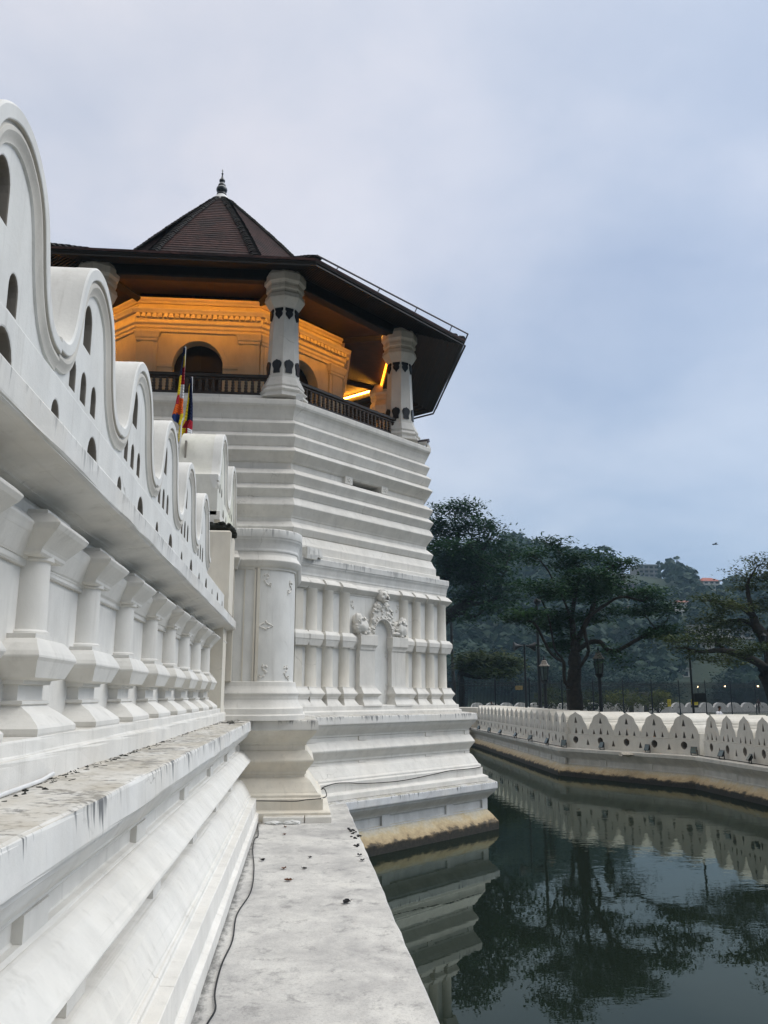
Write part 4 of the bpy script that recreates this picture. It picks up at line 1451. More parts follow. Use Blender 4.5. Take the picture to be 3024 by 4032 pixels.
# ------------------------------------------------------------------ terrace behind the left wall
mb = MB()
mb.box(-16, -2.62, -6, 24.5, -5, 1.60)
setting(mb.build('terrace', M['paving']))

# ------------------------------------------------------------------ FAR MOAT WALL
fw_ = thing('far_moat_wall', 'white moat wall on the far side of the water with pointed pierced merlons', 'wall', (17, 38, ZW))
C0, C1, C2, C3 = (14.15, 73.0), (13.15, 44.8), (17.2, 37.85), (17.3, -10.0)
PATH = [(-20.0, 73.0), C0, C1, C2, C3]                       # travelling right to left keeps the water on the right hand
mb = MB()
foot = [(-0.32, -3.40), (-0.32, -3.43), (-0.30, -3.47), (-0.18, -3.58), (-0.06, -3.68), (-0.01, -3.73), (0.0, -3.745), (0.0, -3.80), (0.0, -4.3), (-0.3, -5.2), (-2.0, -5.2), (-2.0, -3.4)]
path_sweep(mb, foot, PATH)
mb.build('footing', M['foot'], fw_)
mb = MB()
path_sweep(mb, [(-2.6, -2.585)] + soften([(-0.5, -2.595), (-0.02, -2.605), (0.0, -2.62), (0.0, -2.765), (-0.015, -2.785), (-0.06, -2.80), (-0.07, -2.83), (-0.16, -2.94), (-0.25, -3.02), (-0.28, -3.07), (-0.32, -3.08), (-0.32, -3.12), (-0.355, -3.125), (-0.355, -3.36), (-0.32, -3.365), (-0.32, -3.41)], .01) + [(-2.6, -3.41)], PATH)
mb.build('ledge', m_plaster('far_ledge_plaster', base=(0.56, 0.545, 0.50), mott=0.25, warm=(0.5, 0.45, 0.36), warm_amt=0.4, specks=0.6), fw_)
M['far_merlon'] = m_plaster('far_parapet_plaster', base=(0.61, 0.59, 0.535), warm=(0.52, 0.47, 0.37), warm_amt=0.4, mott=0.12, specks=0.3)
fm = [(0.0, -0.80), (0.045, -0.85), (0.11, -0.91), (0.20, -0.965), (0.265, -1.035), (0.30, -1.12), (0.312, -1.20), (0.335, -1.235), (0.345, -1.30), (0.39, -1.36), (0.425, -1.44), (0.45, -1.54), (0.462, -1.60), (0.463, -1.645), (0.5, -1.65)]


def tri(c, z, w, h):
    return [(c - w / 2, z), (c + w / 2, z), (c + w * .12, z + h * .86), (c, z + h), (c - w * .12, z + h * .86)]


def hexa(c, z, w, h):
    return [(c - w / 2, z - h * .12), (c - w * .3, z - h * .36), (c, z - h / 2), (c + w * .3, z - h * .36), (c + w / 2, z - h * .12), (c + w / 2, z + h * .2), (c + w * .3, z + h * .4), (c, z + h / 2), (c - w * .3, z + h * .4), (c - w / 2, z + h * .2)]


def far_run(A, B, n, rnd):
    A, B = Vector(A), Vector(B)
    d = (B - A)
    L = d.length
    d.normalize()
    nin = Vector((-d.y, d.x))                                  # away from the water
    if n == 0:
        return
    w = L / n
    A = A + nin * 0.52

    def mtx(s, off):
        p = A + d * s + nin * off
        return Matrix(((d.x, 0, nin.x, p.x), (d.y, 0, nin.y, p.y), (0, 1, 0, 0), (0, 0, 0, 1)))
    h = []
    for k in range(n):
        h.append(hexa((k + .5) * w, -2.20, 0.30 * w / 1.5, 0.36))
        if k:
            h.append(tri(k * w, -2.42, 0.17 * w / 1.5, 0.27))
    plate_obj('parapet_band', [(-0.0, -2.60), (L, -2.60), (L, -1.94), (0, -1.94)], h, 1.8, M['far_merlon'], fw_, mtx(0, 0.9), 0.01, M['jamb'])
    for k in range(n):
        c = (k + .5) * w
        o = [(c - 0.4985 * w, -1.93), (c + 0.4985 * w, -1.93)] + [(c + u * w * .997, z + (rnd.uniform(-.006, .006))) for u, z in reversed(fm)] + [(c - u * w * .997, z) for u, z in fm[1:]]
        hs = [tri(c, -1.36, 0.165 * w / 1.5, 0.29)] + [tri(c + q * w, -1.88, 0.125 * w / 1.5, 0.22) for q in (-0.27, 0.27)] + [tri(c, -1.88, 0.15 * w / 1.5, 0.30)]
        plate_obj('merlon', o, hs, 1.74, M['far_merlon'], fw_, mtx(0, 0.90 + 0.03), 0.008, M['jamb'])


rr = random.Random(2)
far_run(C0, C1, 19, rr)
far_run(C1, C2, 5, rr)
far_run(C2, (C2[0] + .03, C2[1] - 1.44 * 10), 10, rr)
mb = MB()
mb.bbox(13.2, 15.3, 73.0, 74.2, -3.0, -0.95, 0.05)
mb.build('end_block', M['far_merlon'], fw_)
mb = MB()
for A, B, n in ((C0, C1, 10), (C1, C2, 3), (C2, (17.25, 20.0), 6)):
    A, B = Vector(A), Vector(B)
    d = (B - A)
    for k in range(n + 1):
        p = A + d * (k / n)
        e = d.normalized() * 0.22
        if 0 < k < n or True:
            nin = Vector((-e.y, e.x)).normalized()
            q = p + nin * 0.318
            r = p + nin * 0.40
            mb.loft([[(q.x - e.x, q.y - e.y, z), (q.x + e.x, q.y + e.y, z), (r.x + e.x, r.y + e.y, z), (r.x - e.x, r.y - e.y, z)] for z in (-3.37, -3.10)])
mb.build('panel_frame', bpy.data.materials['far_ledge_plaster'], fw_)
mb = MB()
mb.tube([(13.62, 66, -2.585), (13.5, 45.3, -2.585), (17.58, 38.3, -2.585), (17.62, 20, -2.585)], 0.02, 5)
mb.build('conduit', M['cable'], fw_)
# plaster patch on the ledge
mb = MB()
mb.blob((15.42, 40.92, -2.70), (0.5, 0.35, 0.10), 0.3, 5, 2, 5, 0.05)
mb.build('crumbled_patch', m_flat('crumbled_mortar', (0.42, 0.39, 0.33), 0.95, 0.5, 12, bump=0.8), fw_)

# floodlights on the far ledge
ORD = ['first', 'second', 'third', 'fourth', 'fifth', 'sixth', 'seventh', 'eighth', 'ninth', 'tenth', 'eleventh', 'twelfth']


def floodlight(p, ang, label, tilt=0.5):
    t = thing('floodlight', label, 'floodlight', p, 'floodlights along the far moat ledge')
    ca, sa = math.cos(ang), math.sin(ang)

    def xf(a, o, z):
        a, o, z = a * .66, o * .66, z * .72
        return (p[0] + a * ca - o * sa, p[1] + a * sa + o * ca, p[2] + z)
    m_ = MB(xf)
    c, s = math.cos(tilt), math.sin(tilt)
    R = lambda a, o, z: (a, o * c - z * s, 0.30 + o * s + z * c)
    rings = []
    for o, w, h in ((-0.12, .10, .09), (-0.10, .13, .12), (0.02, .20, .19), (0.05, .225, .21), (0.075, .225, .21)):
        rings.append([R(-w, o, -h), R(w, o, -h), R(w, o, h), R(-w, o, h)])
    m_.loft(rings)
    m_.build('housing', M['iron'], t)
    m_ = MB(xf)
    for a in (-0.235, 0.235):
        m_.box(a - .012, a + .012, -0.03, 0.03, 0.02, 0.34)
    m_.box(-0.24, 0.24, -0.04, 0.04, 0.0, 0.025)
    m_.build('bracket', M['iron'], t)
    m_ = MB(xf)
    m_.loft([[R(-.2, .078, -.185), R(.2, .078, -.185), R(.2, .078, .185), R(-.2, .078, .185)], [R(-.2, .084, -.185), R(.2, .084, -.185), R(.2, .084, .185), R(-.2, .084, .185)]])
    m_.build('lens', M['glass'], t)


FP = [(13.52, 66.6), (13.46, 62.6), (13.40, 58.9), (13.34, 54.4), (13.28, 50.6), (13.22, 46.9), (13.50, 44.75), (14.75, 42.6), (16.15, 40.35), (17.42, 38.2), (17.50, 35.8), (17.52, 33.5)]
for i, (x, y) in enumerate(FP):
    ang = math.radians(-90 + 20) if i < 6 else math.radians(-59) if i < 10 else math.radians(-90)
    floodlight((x, y, -2.595), ang + math.radians(rr.uniform(-14, 14)) + math.pi, '%s black floodlight on the far moat ledge counting away from the tower' % ORD[i], rr.uniform(.35, .7))

# ------------------------------------------------------------------ LAND BEYOND THE MOAT
mb = MB()
GZ = -2.12
mb.add([(14.6, 73.6, GZ), (14.5, 45.4, GZ), (18.3, 38.4, GZ), (18.4, -40, GZ), (160, -40, GZ), (160, 112, GZ), (-60, 112, GZ), (-60, 73.6, GZ)], [tuple(range(8))])
setting(mb.build('lakeside_ground', M['grass']))
mb = MB()
mb.add([(-400, 111.5, -2.9), (500, 111.5, -2.9), (600, 420, -2.9), (-500, 420, -2.9)], [(0, 1, 2, 3)])
setting(mb.build('lake', M['lake']))

# iron fence
FA, FB = at_y(1780, 2680, 80.0), at_y(3060, 2692, 97.0)
A, B = Vector((FA.x - 3, FA.y - 1.5)), Vector((FB.x + 4, FB.y + 2.0))
fence = thing('iron_fence', 'tall black iron fence with spiked bars behind the far moat wall', 'fence', (26, 88, GZ))
d = B - A
L = d.length
d.normalize()
npan = 13
fence_a, fence_d = A.copy(), d.copy()
for k in range(npan + 1):
    p = A + d * (L * k / npan)
    m_ = MB()
    m_.bbox(p.x - .05, p.x + .05, p.y - .05, p.y + .05, GZ, 1.52, 0.01)
    m_.lathe([(.05, 1.52), (.075, 1.54), (.035, 1.62), (.0, 1.74)], 6, c=(p.x, p.y, 0))
    m_.build('post', M['iron'], fence)
    if k < npan:
        m_ = MB()
        q = A + d * (L * (k + 1) / npan)
        nb = 25
        for j in range(nb):
            r = p + (q - p) * ((j + .5) / nb)
            m_.tube([(r.x, r.y, GZ + .12), (r.x, r.y, 1.36), (r.x, r.y, 1.48)], [.030, .030, .006], 4)
        for z in (0.92, 1.16, GZ + .3):
            m_.tube([(p.x, p.y, z), (q.x, q.y, z)], 0.03, 4)
        m_.build('bar_panel', M['iron'], fence)

# low white wave wall along the lake
lw = thing('lake_wall', 'low white scalloped wall along the lake behind the iron fence', 'wall', (34, 105, GZ))
M['lake_merlon'] = m_plaster('lake_wall_plaster', base=(0.78, 0.78, 0.77), mott=0.16, specks=0.6, warm_amt=0.1)
lm = [(0, 0), (.12, -.01), (.24, -.07), (.33, -.17), (.385, -.30), (.41, -.42), (.45, -.50), (.485, -.54), (.5, -.56)]
LA, LB = at_y(1850, 2768, 105.0), at_y(3130, 2768, 105.0)
LA, LB = Vector((LA.x, LA.y)), Vector((LB.x, LB.y))
d = LB - LA
n = 23
w = d.length / n
d.normalize()
nin = Vector((-d.y, d.x))
for k in range(n):
    p = LA + d * (w * (k + .5))
    o = [(-.497 * w, -1.38), (.497 * w, -1.38)] + [(u * w * .994, z) for u, z in reversed(lm)] + [(-u * w * .994, z) for u, z in lm[1:]]
    plate_obj('merlon', [(a, z - 0.84) for a, z in o], [[(a, z - 0.84) for a, z in tri(0, -.66, .20, .28)]], 0.6, M['lake_merlon'], lw, Matrix(((d.x, 0, nin.x, p.x), (d.y, 0, nin.y, p.y), (0, 1, 0, 0), (0, 0, 0, 1))), 0.01)


# lanterns on posts
def lantern(p, ztop, label):
    t = thing('lantern_post', label, 'lamp', (p.x, p.y, GZ), 'big lanterns by the fence')
    h = ztop - GZ
    m_ = MB()
    m_.lathe([(.20, 0), (.20, .5), (.14, .58), (.11, .9), (.10, h - 1.75), (.16, h - 1.70), (.24, h - 1.60), (.26, h - 1.55)], 10, c=(p.x, p.y, GZ))
    m_.build('post', M['iron'], t)
    z0 = ztop - 1.55
    m_ = MB()
    m_.lathe([(.20, z0 + .02), (.27, z0 + .9)], 6, c=(p.x, p.y, 0))
    m_.build('glazing', M['glass'], t)
    m_ = MB()
    for k in range(6):
        a = k * math.pi / 3
        m_.tube([(p.x + .21 * math.cos(a), p.y + .21 * math.sin(a), z0), (p.x + .285 * math.cos(a), p.y + .285 * math.sin(a), z0 + .92)], .028, 5)
    m_.lathe([(.24, z0 - .02), (.25, z0 + .04), (.22, z0 + .06)], 6, c=(p.x, p.y, 0))
    m_.build('frame', M['iron'], t)
    m_ = MB()
    m_.lathe([(.36, z0 + .92), (.37, z0 + .96), (.26, z0 + 1.04), (.20, z0 + 1.16), (.17, z0 + 1.22), (.19, z0 + 1.25), (.08, z0 + 1.32)], 6, c=(p.x, p.y, 0))
    m_.build('roof', M['lantern_top'], t)
    m_ = MB()
    m_.lathe([(.06, z0 + 1.30), (.10, z0 + 1.37), (.05, z0 + 1.43), (.07, z0 + 1.48), (.015, z0 + 1.60)], 8, c=(p.x, p.y, 0))
    m_.build('finial', M['iron'], t)


lantern(at_y(2146, 2700, 56.0), 2.50, 'black lantern on a post just left of the forked tree trunk')
lantern(at_y(2362, 2700, 50.0), 2.76, 'black lantern on a post to the right of the forked tree trunk')


# plain poles
def pole(p, ztop, r, name, label, cat, group=None):
    t = thing(name, label, cat, (p.x, p.y, GZ), group)
    m_ = MB()
    m_.tube([(p.x, p.y, GZ), (p.x, p.y, (GZ + ztop) / 2), (p.x, p.y, ztop)], [r, r * .9, r * .75], 8)
    m_.build('mast', M['iron'], t, smooth=50)
    return t


p = at_y(2068, 2650, 60.0)
t = pole(p, 3.52, 0.08, 'loudspeaker_pole', 'thin black pole carrying two horn loudspeakers left of the lanterns', 'pole')
for sx in (-1, 1):
    m_ = MB()
    q = [(p.x + sx * a, p.y - .05, 3.42 + b) for a, b in ((.08, 0), (.30, -.02), (.55, -.05), (.75, -.07))]
    m_.tube(q, [.05, .09, .20, .34], 12)
    m_.build('horn', M['iron'], t, smooth=50)
p = at_y(2121, 2600, 57.5)
t = pole(p, 6.15, 0.12, 'lamp_pole', 'tall dark pole with a round lamp at its top beside the left lantern', 'pole')
m_ = MB()
m_.blob((p.x + .05, p.y, 6.25), (.25, .25, .23), .05, 4, 2, 1)
m_.build('lamp_head', M['iron'], t, smooth=60)
p = at_y(3014, 2600, 47.0)
t = pole(p, 2.95, 0.07, 'street_lamp', 'slim black street lamp at the right edge in front of the leaning trunk', 'lamp')
m_ = MB()
m_.lathe([(.07, 2.9), (.13, 3.0), (.15, 3.2), (.18, 3.32), (.05, 3.45), (.01, 3.6)], 8, c=(p.x, p.y, 0))
m_.build('lamp_head', M['iron'], t)
p = at_y(2720, 2650, 48.3)
t = pole(p, 2.6, 0.075, 'signal_pole', 'dark pole with a black box behind the yellow notice', 'pole')
m_ = MB()
m_.bbox(p.x + .1, p.x + .75, p.y - .15, p.y + .15, -0.35, 0.15, .03)
m_.build('box', M['iron'], t)


# notices fixed to the fence
def fence_y(u):
    r = ray(u, 2740)
    # sight line meets the fence line
    k = (fence_a.x * fence_d.y - fence_a.y * fence_d.x) / (r.x * fence_d.y - r.y * fence_d.x)
    return r.y * k - 0.12


def notice(u0, v0, u1, v1, y, face_m, dark, label, name='notice_sign'):
    p0, p1 = at_y(u0, v0, y), at_y(u1, v1, y)
    t = thing(name, label, 'sign', ((p0.x + p1.x) / 2, y, p1.z))
    m_ = MB()
    m_.bbox(p0.x, p1.x, y, y + .03, p1.z, p0.z, .006)
    m_.build('panel', face_m, t)
    m_ = MB()
    h = p0.z - p1.z
    wd = p1.x - p0.x
    r = random.Random(int(u0))
    for k in range(3):
        z = p0.z - h * (0.22 + 0.22 * k)
        x = p0.x + wd * .12
        while x < p1.x - wd * .2:
            l = wd * r.uniform(.06, .14)
            m_.box(x, min(x + l, p1.x - wd * .1), y - .006, y, z - h * .05, z + h * .05)
            x += l + wd * .04
    m_.build('lettering', dark, t)
    return t


M['sign_yellow'] = m_flat('yellow_sign', (0.50, 0.42, 0.03), 0.6, 0.2, 5)
M['sign_tan'] = m_flat('tan_sign', (0.28, 0.21, 0.09), 0.7, 0.3, 5)
M['ink'] = m_flat('dark_lettering', (0.10, 0.08, 0.02), 0.7, 0.1, 5)
t = notice(2720, 2754, 2749, 2776, fence_y(2735), M['sign_yellow'], M['ink'], 'bright yellow notice above a black strip on the fence')
yn = fence_y(2735)
p0, p1 = at_y(2720, 2777, yn), at_y(2750, 2786, yn)
m_ = MB()
m_.box(p0.x, p1.x, yn, yn + .03, p1.z, p0.z)
m_.build('black_strip', M['iron'], t)
notice(2627, 2754, 2643, 2782, fence_y(2635), M['sign_yellow'], M['ink'], 'narrow upright dull yellow notice on the fence')
notice(2027, 2700, 2058, 2716, fence_y(2042), M['sign_tan'], M['ink'], 'tan board hung on the fence left of the loudspeaker pole')


# people
def person(p, z0, h, pose, cols, label, bend=0.0):
    t = thing('person', label, 'person', (p.x, p.y, z0))
    me = bpy.data.meshes.new('body')
    J = {'pel': (0, 0, .52), 'wai': (0, 0, .62), 'che': (0, -bend * .05, .74), 'nec': (0, -bend * .10, .83), 'hd0': (0, -bend * .13, .875), 'hd1': (0, -bend * .15, .935), 'hd2': (0, -bend * .15, .985)}
    for s, k in ((-1, 'L'), (1, 'R')):
        J['hip' + k] = (s * .055, 0, .50)
        J['kne' + k] = (s * .06, -.012 + pose[0] * s * .05, .28)
        J['ank' + k] = (s * .06, .012 + pose[0] * s * .08, .045)
        J['toe' + k] = (s * .065, -.075 + pose[0] * s * .08, .018)
        J['sho' + k] = (s * .105, -bend * .08, .805)
        J['elb' + k] = (s * (.135 + .02 * pose[1]), -bend * .06 + .01 - .05 * pose[1], .64)
        J['wri' + k] = (s * (.14 - .09 * pose[1]), -.03 - .10 * pose[1], .50 + .22 * pose[1])
        J['han' + k] = (s * (.14 - .10 * pose[1]), -.045 - .13 * pose[1], .45 + .30 * pose[1])
    E = [('pel', 'wai'), ('wai', 'che'), ('che', 'nec'), ('nec', 'hd0'), ('hd0', 'hd1'), ('hd1', 'hd2')]
    for k in 'LR':
        E += [('pel', 'hip' + k), ('hip' + k, 'kne' + k), ('kne' + k, 'ank' + k), ('ank' + k, 'toe' + k), ('che', 'sho' + k), ('sho' + k, 'elb' + k), ('elb' + k, 'wri' + k), ('wri' + k, 'han' + k)]
    R = {'pel': (.075, .055), 'wai': (.07, .05), 'che': (.085, .06), 'nec': (.035, .035), 'hd0': (.035, .04), 'hd1': (.046, .056), 'hd2': (.030, .036), 'hip': (.055, .055), 'kne': (.035, .037), 'ank': (.022, .024), 'toe': (.022, .016), 'sho': (.042, .042), 'elb': (.028, .028), 'wri': (.018, .018), 'han': (.020, .013)}
    names = list(J)
    me.from_pydata([Vector(J[n_]) * h for n_ in names], [(names.index(a), names.index(b)) for a, b in E], [])
    o = bpy.data.objects.new('body', me)
    COL.objects.link(o)
    o.modifiers.new('skin', 'SKIN')
    o.modifiers.new('sub', 'SUBSURF').render_levels = 1
    o.modifiers['sub'].levels = 1
    for i, n_ in enumerate(names):
        r = R.get(n_) or R[n_[:3]]
        me.skin_vertices[0].data[i].radius = (r[0] * h, r[1] * h)
        me.skin_vertices[0].data[i].use_root = (n_ == 'pel')
    dg = bpy.context.evaluated_depsgraph_get()
    m2 = bpy.data.meshes.new_from_object(o.evaluated_get(dg))
    bpy.data.objects.remove(o)
    m2.materials.clear()
    for c in cols:
        m2.materials.append(c)
    for f in m2.polygons:
        z = f.center.z / h
        x = abs(f.center.x) / h
        f.material_index = 0 if (z > .835 or (x > .10 and z < .58 and f.center.z / h > .4) or z < .03) else (1 if z > .52 else 2)
        f.use_smooth = True
    o = bpy.data.objects.new('body', m2)
    COL.objects.link(o)
    o.parent = t
    m_ = MB()
    y = -bend * .15 * h
    m_.blob((0, y + .012 * h, .955 * h), (.050 * h, .054 * h, .045 * h), .06, 5, 2, 3)
    m_.build('hair', cols[3], t, smooth=60, local=True)
    return t


sk = m_flat('brown_skin', (0.12, 0.06, 0.035), 0.6, 0.1, 5)
hair = m_flat('black_hair', (0.010, 0.009, 0.008), 0.6, 0.2, 9)
shirt_w = m_flat('white_shirt', (0.75, 0.75, 0.77), 0.8, 0.05, 4)
shirt_r = m_flat('maroon_shirt', (0.060, 0.015, 0.015), 0.8, 0.2, 4)
shirt_d = m_flat('dark_jacket', (0.018, 0.014, 0.016), 0.8, 0.2, 4)
trou = m_flat('dark_trousers', (0.02, 0.02, 0.025), 0.8, 0.2, 4)
trou_g = m_flat('grey_trousers', (0.16, 0.15, 0.14), 0.8, 0.2, 4)
p = at_y(2823, 2782, 43.5)
t = person(p, GZ, 1.62, (0.2, 1.0), (sk, shirt_w, trou, hair), 'person in a white shirt with raised hands in front of the iron fence', 0.6)
t.rotation_euler.z = 0.6
p = at_y(2986, 2770, 99.0)
person(p, GZ, 1.78, (0.3, 0.1), (sk, shirt_r, trou_g, hair), 'person in a maroon shirt standing behind the fence at the right edge', 0.1)
p = at_y(1941, 2770, 76.0)
t = person(p, GZ, 1.66, (0.2, 0.8), (sk, shirt_d, trou, hair), 'person in dark clothes leaning forward behind the far wall by the tower', 0.9)
t.rotation_euler.z = -0.8

# ------------------------------------------------------------------ TREES
def tree(name, label, group, limbs, lumps, seed, leaf_mat, step=0.5, natt=520, leaf=0.16, nleaf=26, trunk_r=0.42, spread=0.62, depth=0.8, base_z=GZ, flat=0.28, minr=0.016, cat='tree', infl=5.0, sparse=0.0):
    """grow branches towards points scattered through the crown, then hang leaf sprays on the twigs"""
    g = np.random.default_rng(seed)
    nodes, par = [], []
    for limb in limbs:                       # limbs: list of 3D polylines; first is the trunk
        prev = None
        P = [np.array(p, float) for p in limb]
        if nodes:
            dd = np.linalg.norm(np.array(nodes) - P[0], axis=1)
            prev = int(dd.argmin())
            P[0] = nodes[prev].copy()
        else:
            nodes.append(P[0])
            par.append(-1)
            prev = 0
        S = [np.array(q) for q in spline([tuple(x) for x in P], 6)] if len(P) > 2 else P
        for q in S[1:]:
            while np.linalg.norm(q - nodes[prev]) > step * 0.6:
                dv = q - nodes[prev]
                nodes.append(nodes[prev] + dv / np.linalg.norm(dv) * min(step * .6, np.linalg.norm(dv)))
                par.append(prev)
                prev = len(nodes) - 1
    att = []
    tot = sum(l[3] * l[4] * l[5] for l in lumps) ** 1.0
    for cx, cy, cz, rx, ry, rz in lumps:
        k = max(6, int(natt * (rx * ry * rz) ** 0.8 / sum((l[3] * l[4] * l[5]) ** 0.8 for l in lumps)))
        v = g.normal(size=(k, 3))
        v /= np.linalg.norm(v, axis=1)[:, None]
        v *= (g.random(k) ** 0.45)[:, None]
        att.append(v * [rx, ry, rz] + [cx, cy, cz])
    att = np.concatenate(att)
    alive = np.ones(len(att), bool)
    nodes_a = np.array(nodes)
    near_d = np.full(len(att), 1e9)
    near_i = np.zeros(len(att), int)

    def upd(lo):
        nonlocal near_d, near_i
        d = np.linalg.norm(att[:, None, :] - nodes_a[None, lo:, :], axis=2)
        j = d.argmin(1)
        dm = d[np.arange(len(att)), j]
        b = dm < near_d
        near_d[b] = dm[b]
        near_i[b] = j[b] + lo
    upd(0)
    for it in range(90):
        alive &= near_d > step * 1.15
        idx = np.where(alive)[0]
        if len(idx) == 0 or len(nodes_a) > 5000:
            break
        acc = {}
        lim = infl if it > 4 else 1e9
        for i in idx:
            if near_d[i] < max(lim, step * 2) or it % 6 == 0:
                acc.setdefault(near_i[i], []).append(i)
        new, np_ = [], []
        for k, L_ in acc.items():
            v = att[L_] - nodes_a[k]
            v /= np.linalg.norm(v, axis=1)[:, None]
            v = v.sum(0) + g.normal(size=3) * 0.25
            n_ = np.linalg.norm(v)
            if n_ < 1e-6:
                continue
            new.append(nodes_a[k] + v / n_ * step)
            np_.append(k)
        if not new:
            break
        lo = len(nodes_a)
        nodes_a = np.concatenate([nodes_a, np.array(new)])
        par += np_
        upd(lo)
    n = len(nodes_a)
    kids = [[] for _ in range(n)]
    for i in range(1, n):
        kids[par[i]].append(i)
    rad = np.zeros(n)
    for i in range(n - 1, -1, -1):
        rad[i] = minr if not kids[i] else sum(rad[c] ** 2.15 for c in kids[i]) ** (1 / 2.15)
    sc = trunk_r / rad[0]
    e = math.log(trunk_r / minr) / math.log(rad[0] / minr)
    rad = minr * (rad / minr) ** e
    root = thing(name, label, cat, tuple(nodes_a[0]), group)
    mb = MB()
    for i in range(1, n):
        p, q = nodes_a[par[i]], nodes_a[i]
        r0, r1 = min(rad[par[i]], rad[i] * 1.35), rad[i]
        mb.tube([p, q], [r0, r1], 7 if r1 > .12 else 5 if r1 > .04 else 3, cap=False)
    mb.build('trunk', M['bark'], root, smooth=60)
    # leaves
    tips = [i for i in range(n) if rad[i] < minr * 2.6 and i > 0]
    V, Fc = [], []
    for i in tips:
        if g.random() < sparse:
            continue
        m = int(nleaf * g.uniform(.5, 1.4))
        c = nodes_a[i]
        o = g.normal(size=(m, 3)) * [spread, spread, spread * flat] + c + [0, 0, 0.1]
        for q in o:
            a = g.uniform(0, 6.283)
            t1 = np.array([math.cos(a), math.sin(a), g.normal() * .35])
            t2 = np.array([-math.sin(a), math.cos(a), g.normal() * .35])
            s = leaf * g.uniform(.6, 1.3)
            b = len(V)
            V += [q - t1 * s, q - t2 * s * .45, q + t1 * s, q + t2 * s * .45]
            Fc.append((b, b + 1, b + 2, b + 3))
    me = bpy.data.meshes.new('crown')
    me.from_pydata([tuple(v) for v in V], [], Fc)
    me.materials.append(leaf_mat)
    link('crown', me, root)
    return root


def L3(y, pts, dy=None):
    """limb measured as sight lines at distance y, with its own depth offsets"""
    out = []
    for i, (u, v) in enumerate(pts):
        p = at_y(u, v, y + (dy[i] if dy else 0))
        out.append((p.x, p.y, p.z))
    return out


def lump(y, u, v, du, dv, ry=None, dy=0):
    p = at_y(u, v, y + dy)
    k = (y + dy) / 3476
    return (p.x, p.y, p.z, du * k, ry or du * k, dv * k)


Y1 = 50.0
b0 = at_y(2268, 2790, Y1)
limbs = [[(b0.x, Y1, GZ)] + L3(Y1, [(2262, 2740), (2258, 2700), (2263, 2640), (2262, 2590), (2258, 2520), (2250, 2440), (2215, 2352), (2180, 2300)], [0, 0, 0, .2, .4, .7, 1, 1.4]),
         L3(Y1, [(2258, 2720), (2222, 2680), (2219, 2600), (2185, 2560), (2168, 2470), (2150, 2400), (2110, 2325), (2085, 2310)], [0, -.3, -.5, -.6, -1, -1.3, -1.6, -1.8]),
         L3(Y1, [(2219, 2610), (2170, 2575), (2130, 2500), (2100, 2450), (2040, 2440)], [-.5, -.8, -1.4, -2, -2.6]),
         L3(Y1, [(2264, 2660), (2300, 2600), (2318, 2560), (2300, 2480), (2320, 2430), (2390, 2378), (2450, 2350), (2540, 2370)], [0, -.3, -.6, -.9, -1.2, -1.6, -1.8, -2]),
         L3(Y1, [(2262, 2590), (2285, 2500), (2333, 2398), (2350, 2295), (2398, 2235), (2470, 2215)], [.2, .6, 1.1, 1.6, 2, 2.4]),
         L3(Y1, [(2270, 2560), (2320, 2530), (2365, 2528), (2392, 2560), (2430, 2563), (2500, 2525), (2585, 2475), (2640, 2430)], [.2, 0, -.4, -.8, -1, -1.2, -1.5, -1.7]),
         L3(Y1, [(2392, 2560), (2440, 2600), (2455, 2640)], [-.8, -1.2, -1.4]),
         L3(Y1, [(2250, 2440), (2265, 2340), (2280, 2260), (2260, 2190)], [.7, 1.6, 2.2, 2.6])]
lumps = [lump(Y1, 2165, 2140, 55, 32, dy=1.2), lump(Y1, 2110, 2200, 60, 40, dy=.5), lump(Y1, 2225, 2220, 75, 50, dy=2), lump(Y1, 2345, 2190, 60, 32, dy=2.4), lump(Y1, 2440, 2225, 75, 30, dy=2), lump(Y1, 2330, 2270, 95, 35, dy=-1),
         lump(Y1, 2060, 2300, 55, 35, dy=-1.5), lump(Y1, 2160, 2330, 70, 45, dy=-2.5), lump(Y1, 2250, 2340, 75, 55, dy=2.5), lump(Y1, 2060, 2430, 95, 38, dy=-2.4), lump(Y1, 2150, 2460, 60, 40, dy=1.8), lump(Y1, 2395, 2330, 80, 30, dy=2.8),
         lump(Y1, 2540, 2340, 95, 32, dy=-1.7), lump(Y1, 2610, 2400, 90, 38, dy=-1.2), lump(Y1, 2490, 2420, 70, 26, dy=.8), lump(Y1, 2590, 2500, 90, 30, dy=-1.5), lump(Y1, 2420, 2590, 50, 30, dy=-1.2), lump(Y1, 2330, 2450, 60, 30, dy=2.4), lump(Y1, 2200, 2560, 45, 30, dy=2.4)]
TG = 'rain trees between the moat and the lake'
tree('rain_tree', 'forked rain tree with open spreading crown standing between the two lanterns', TG, limbs, lumps, 21, M['leaf'], step=0.46, natt=1000, leaf=0.12, nleaf=80, trunk_r=0.46, spread=0.52, flat=0.22, infl=4.0)

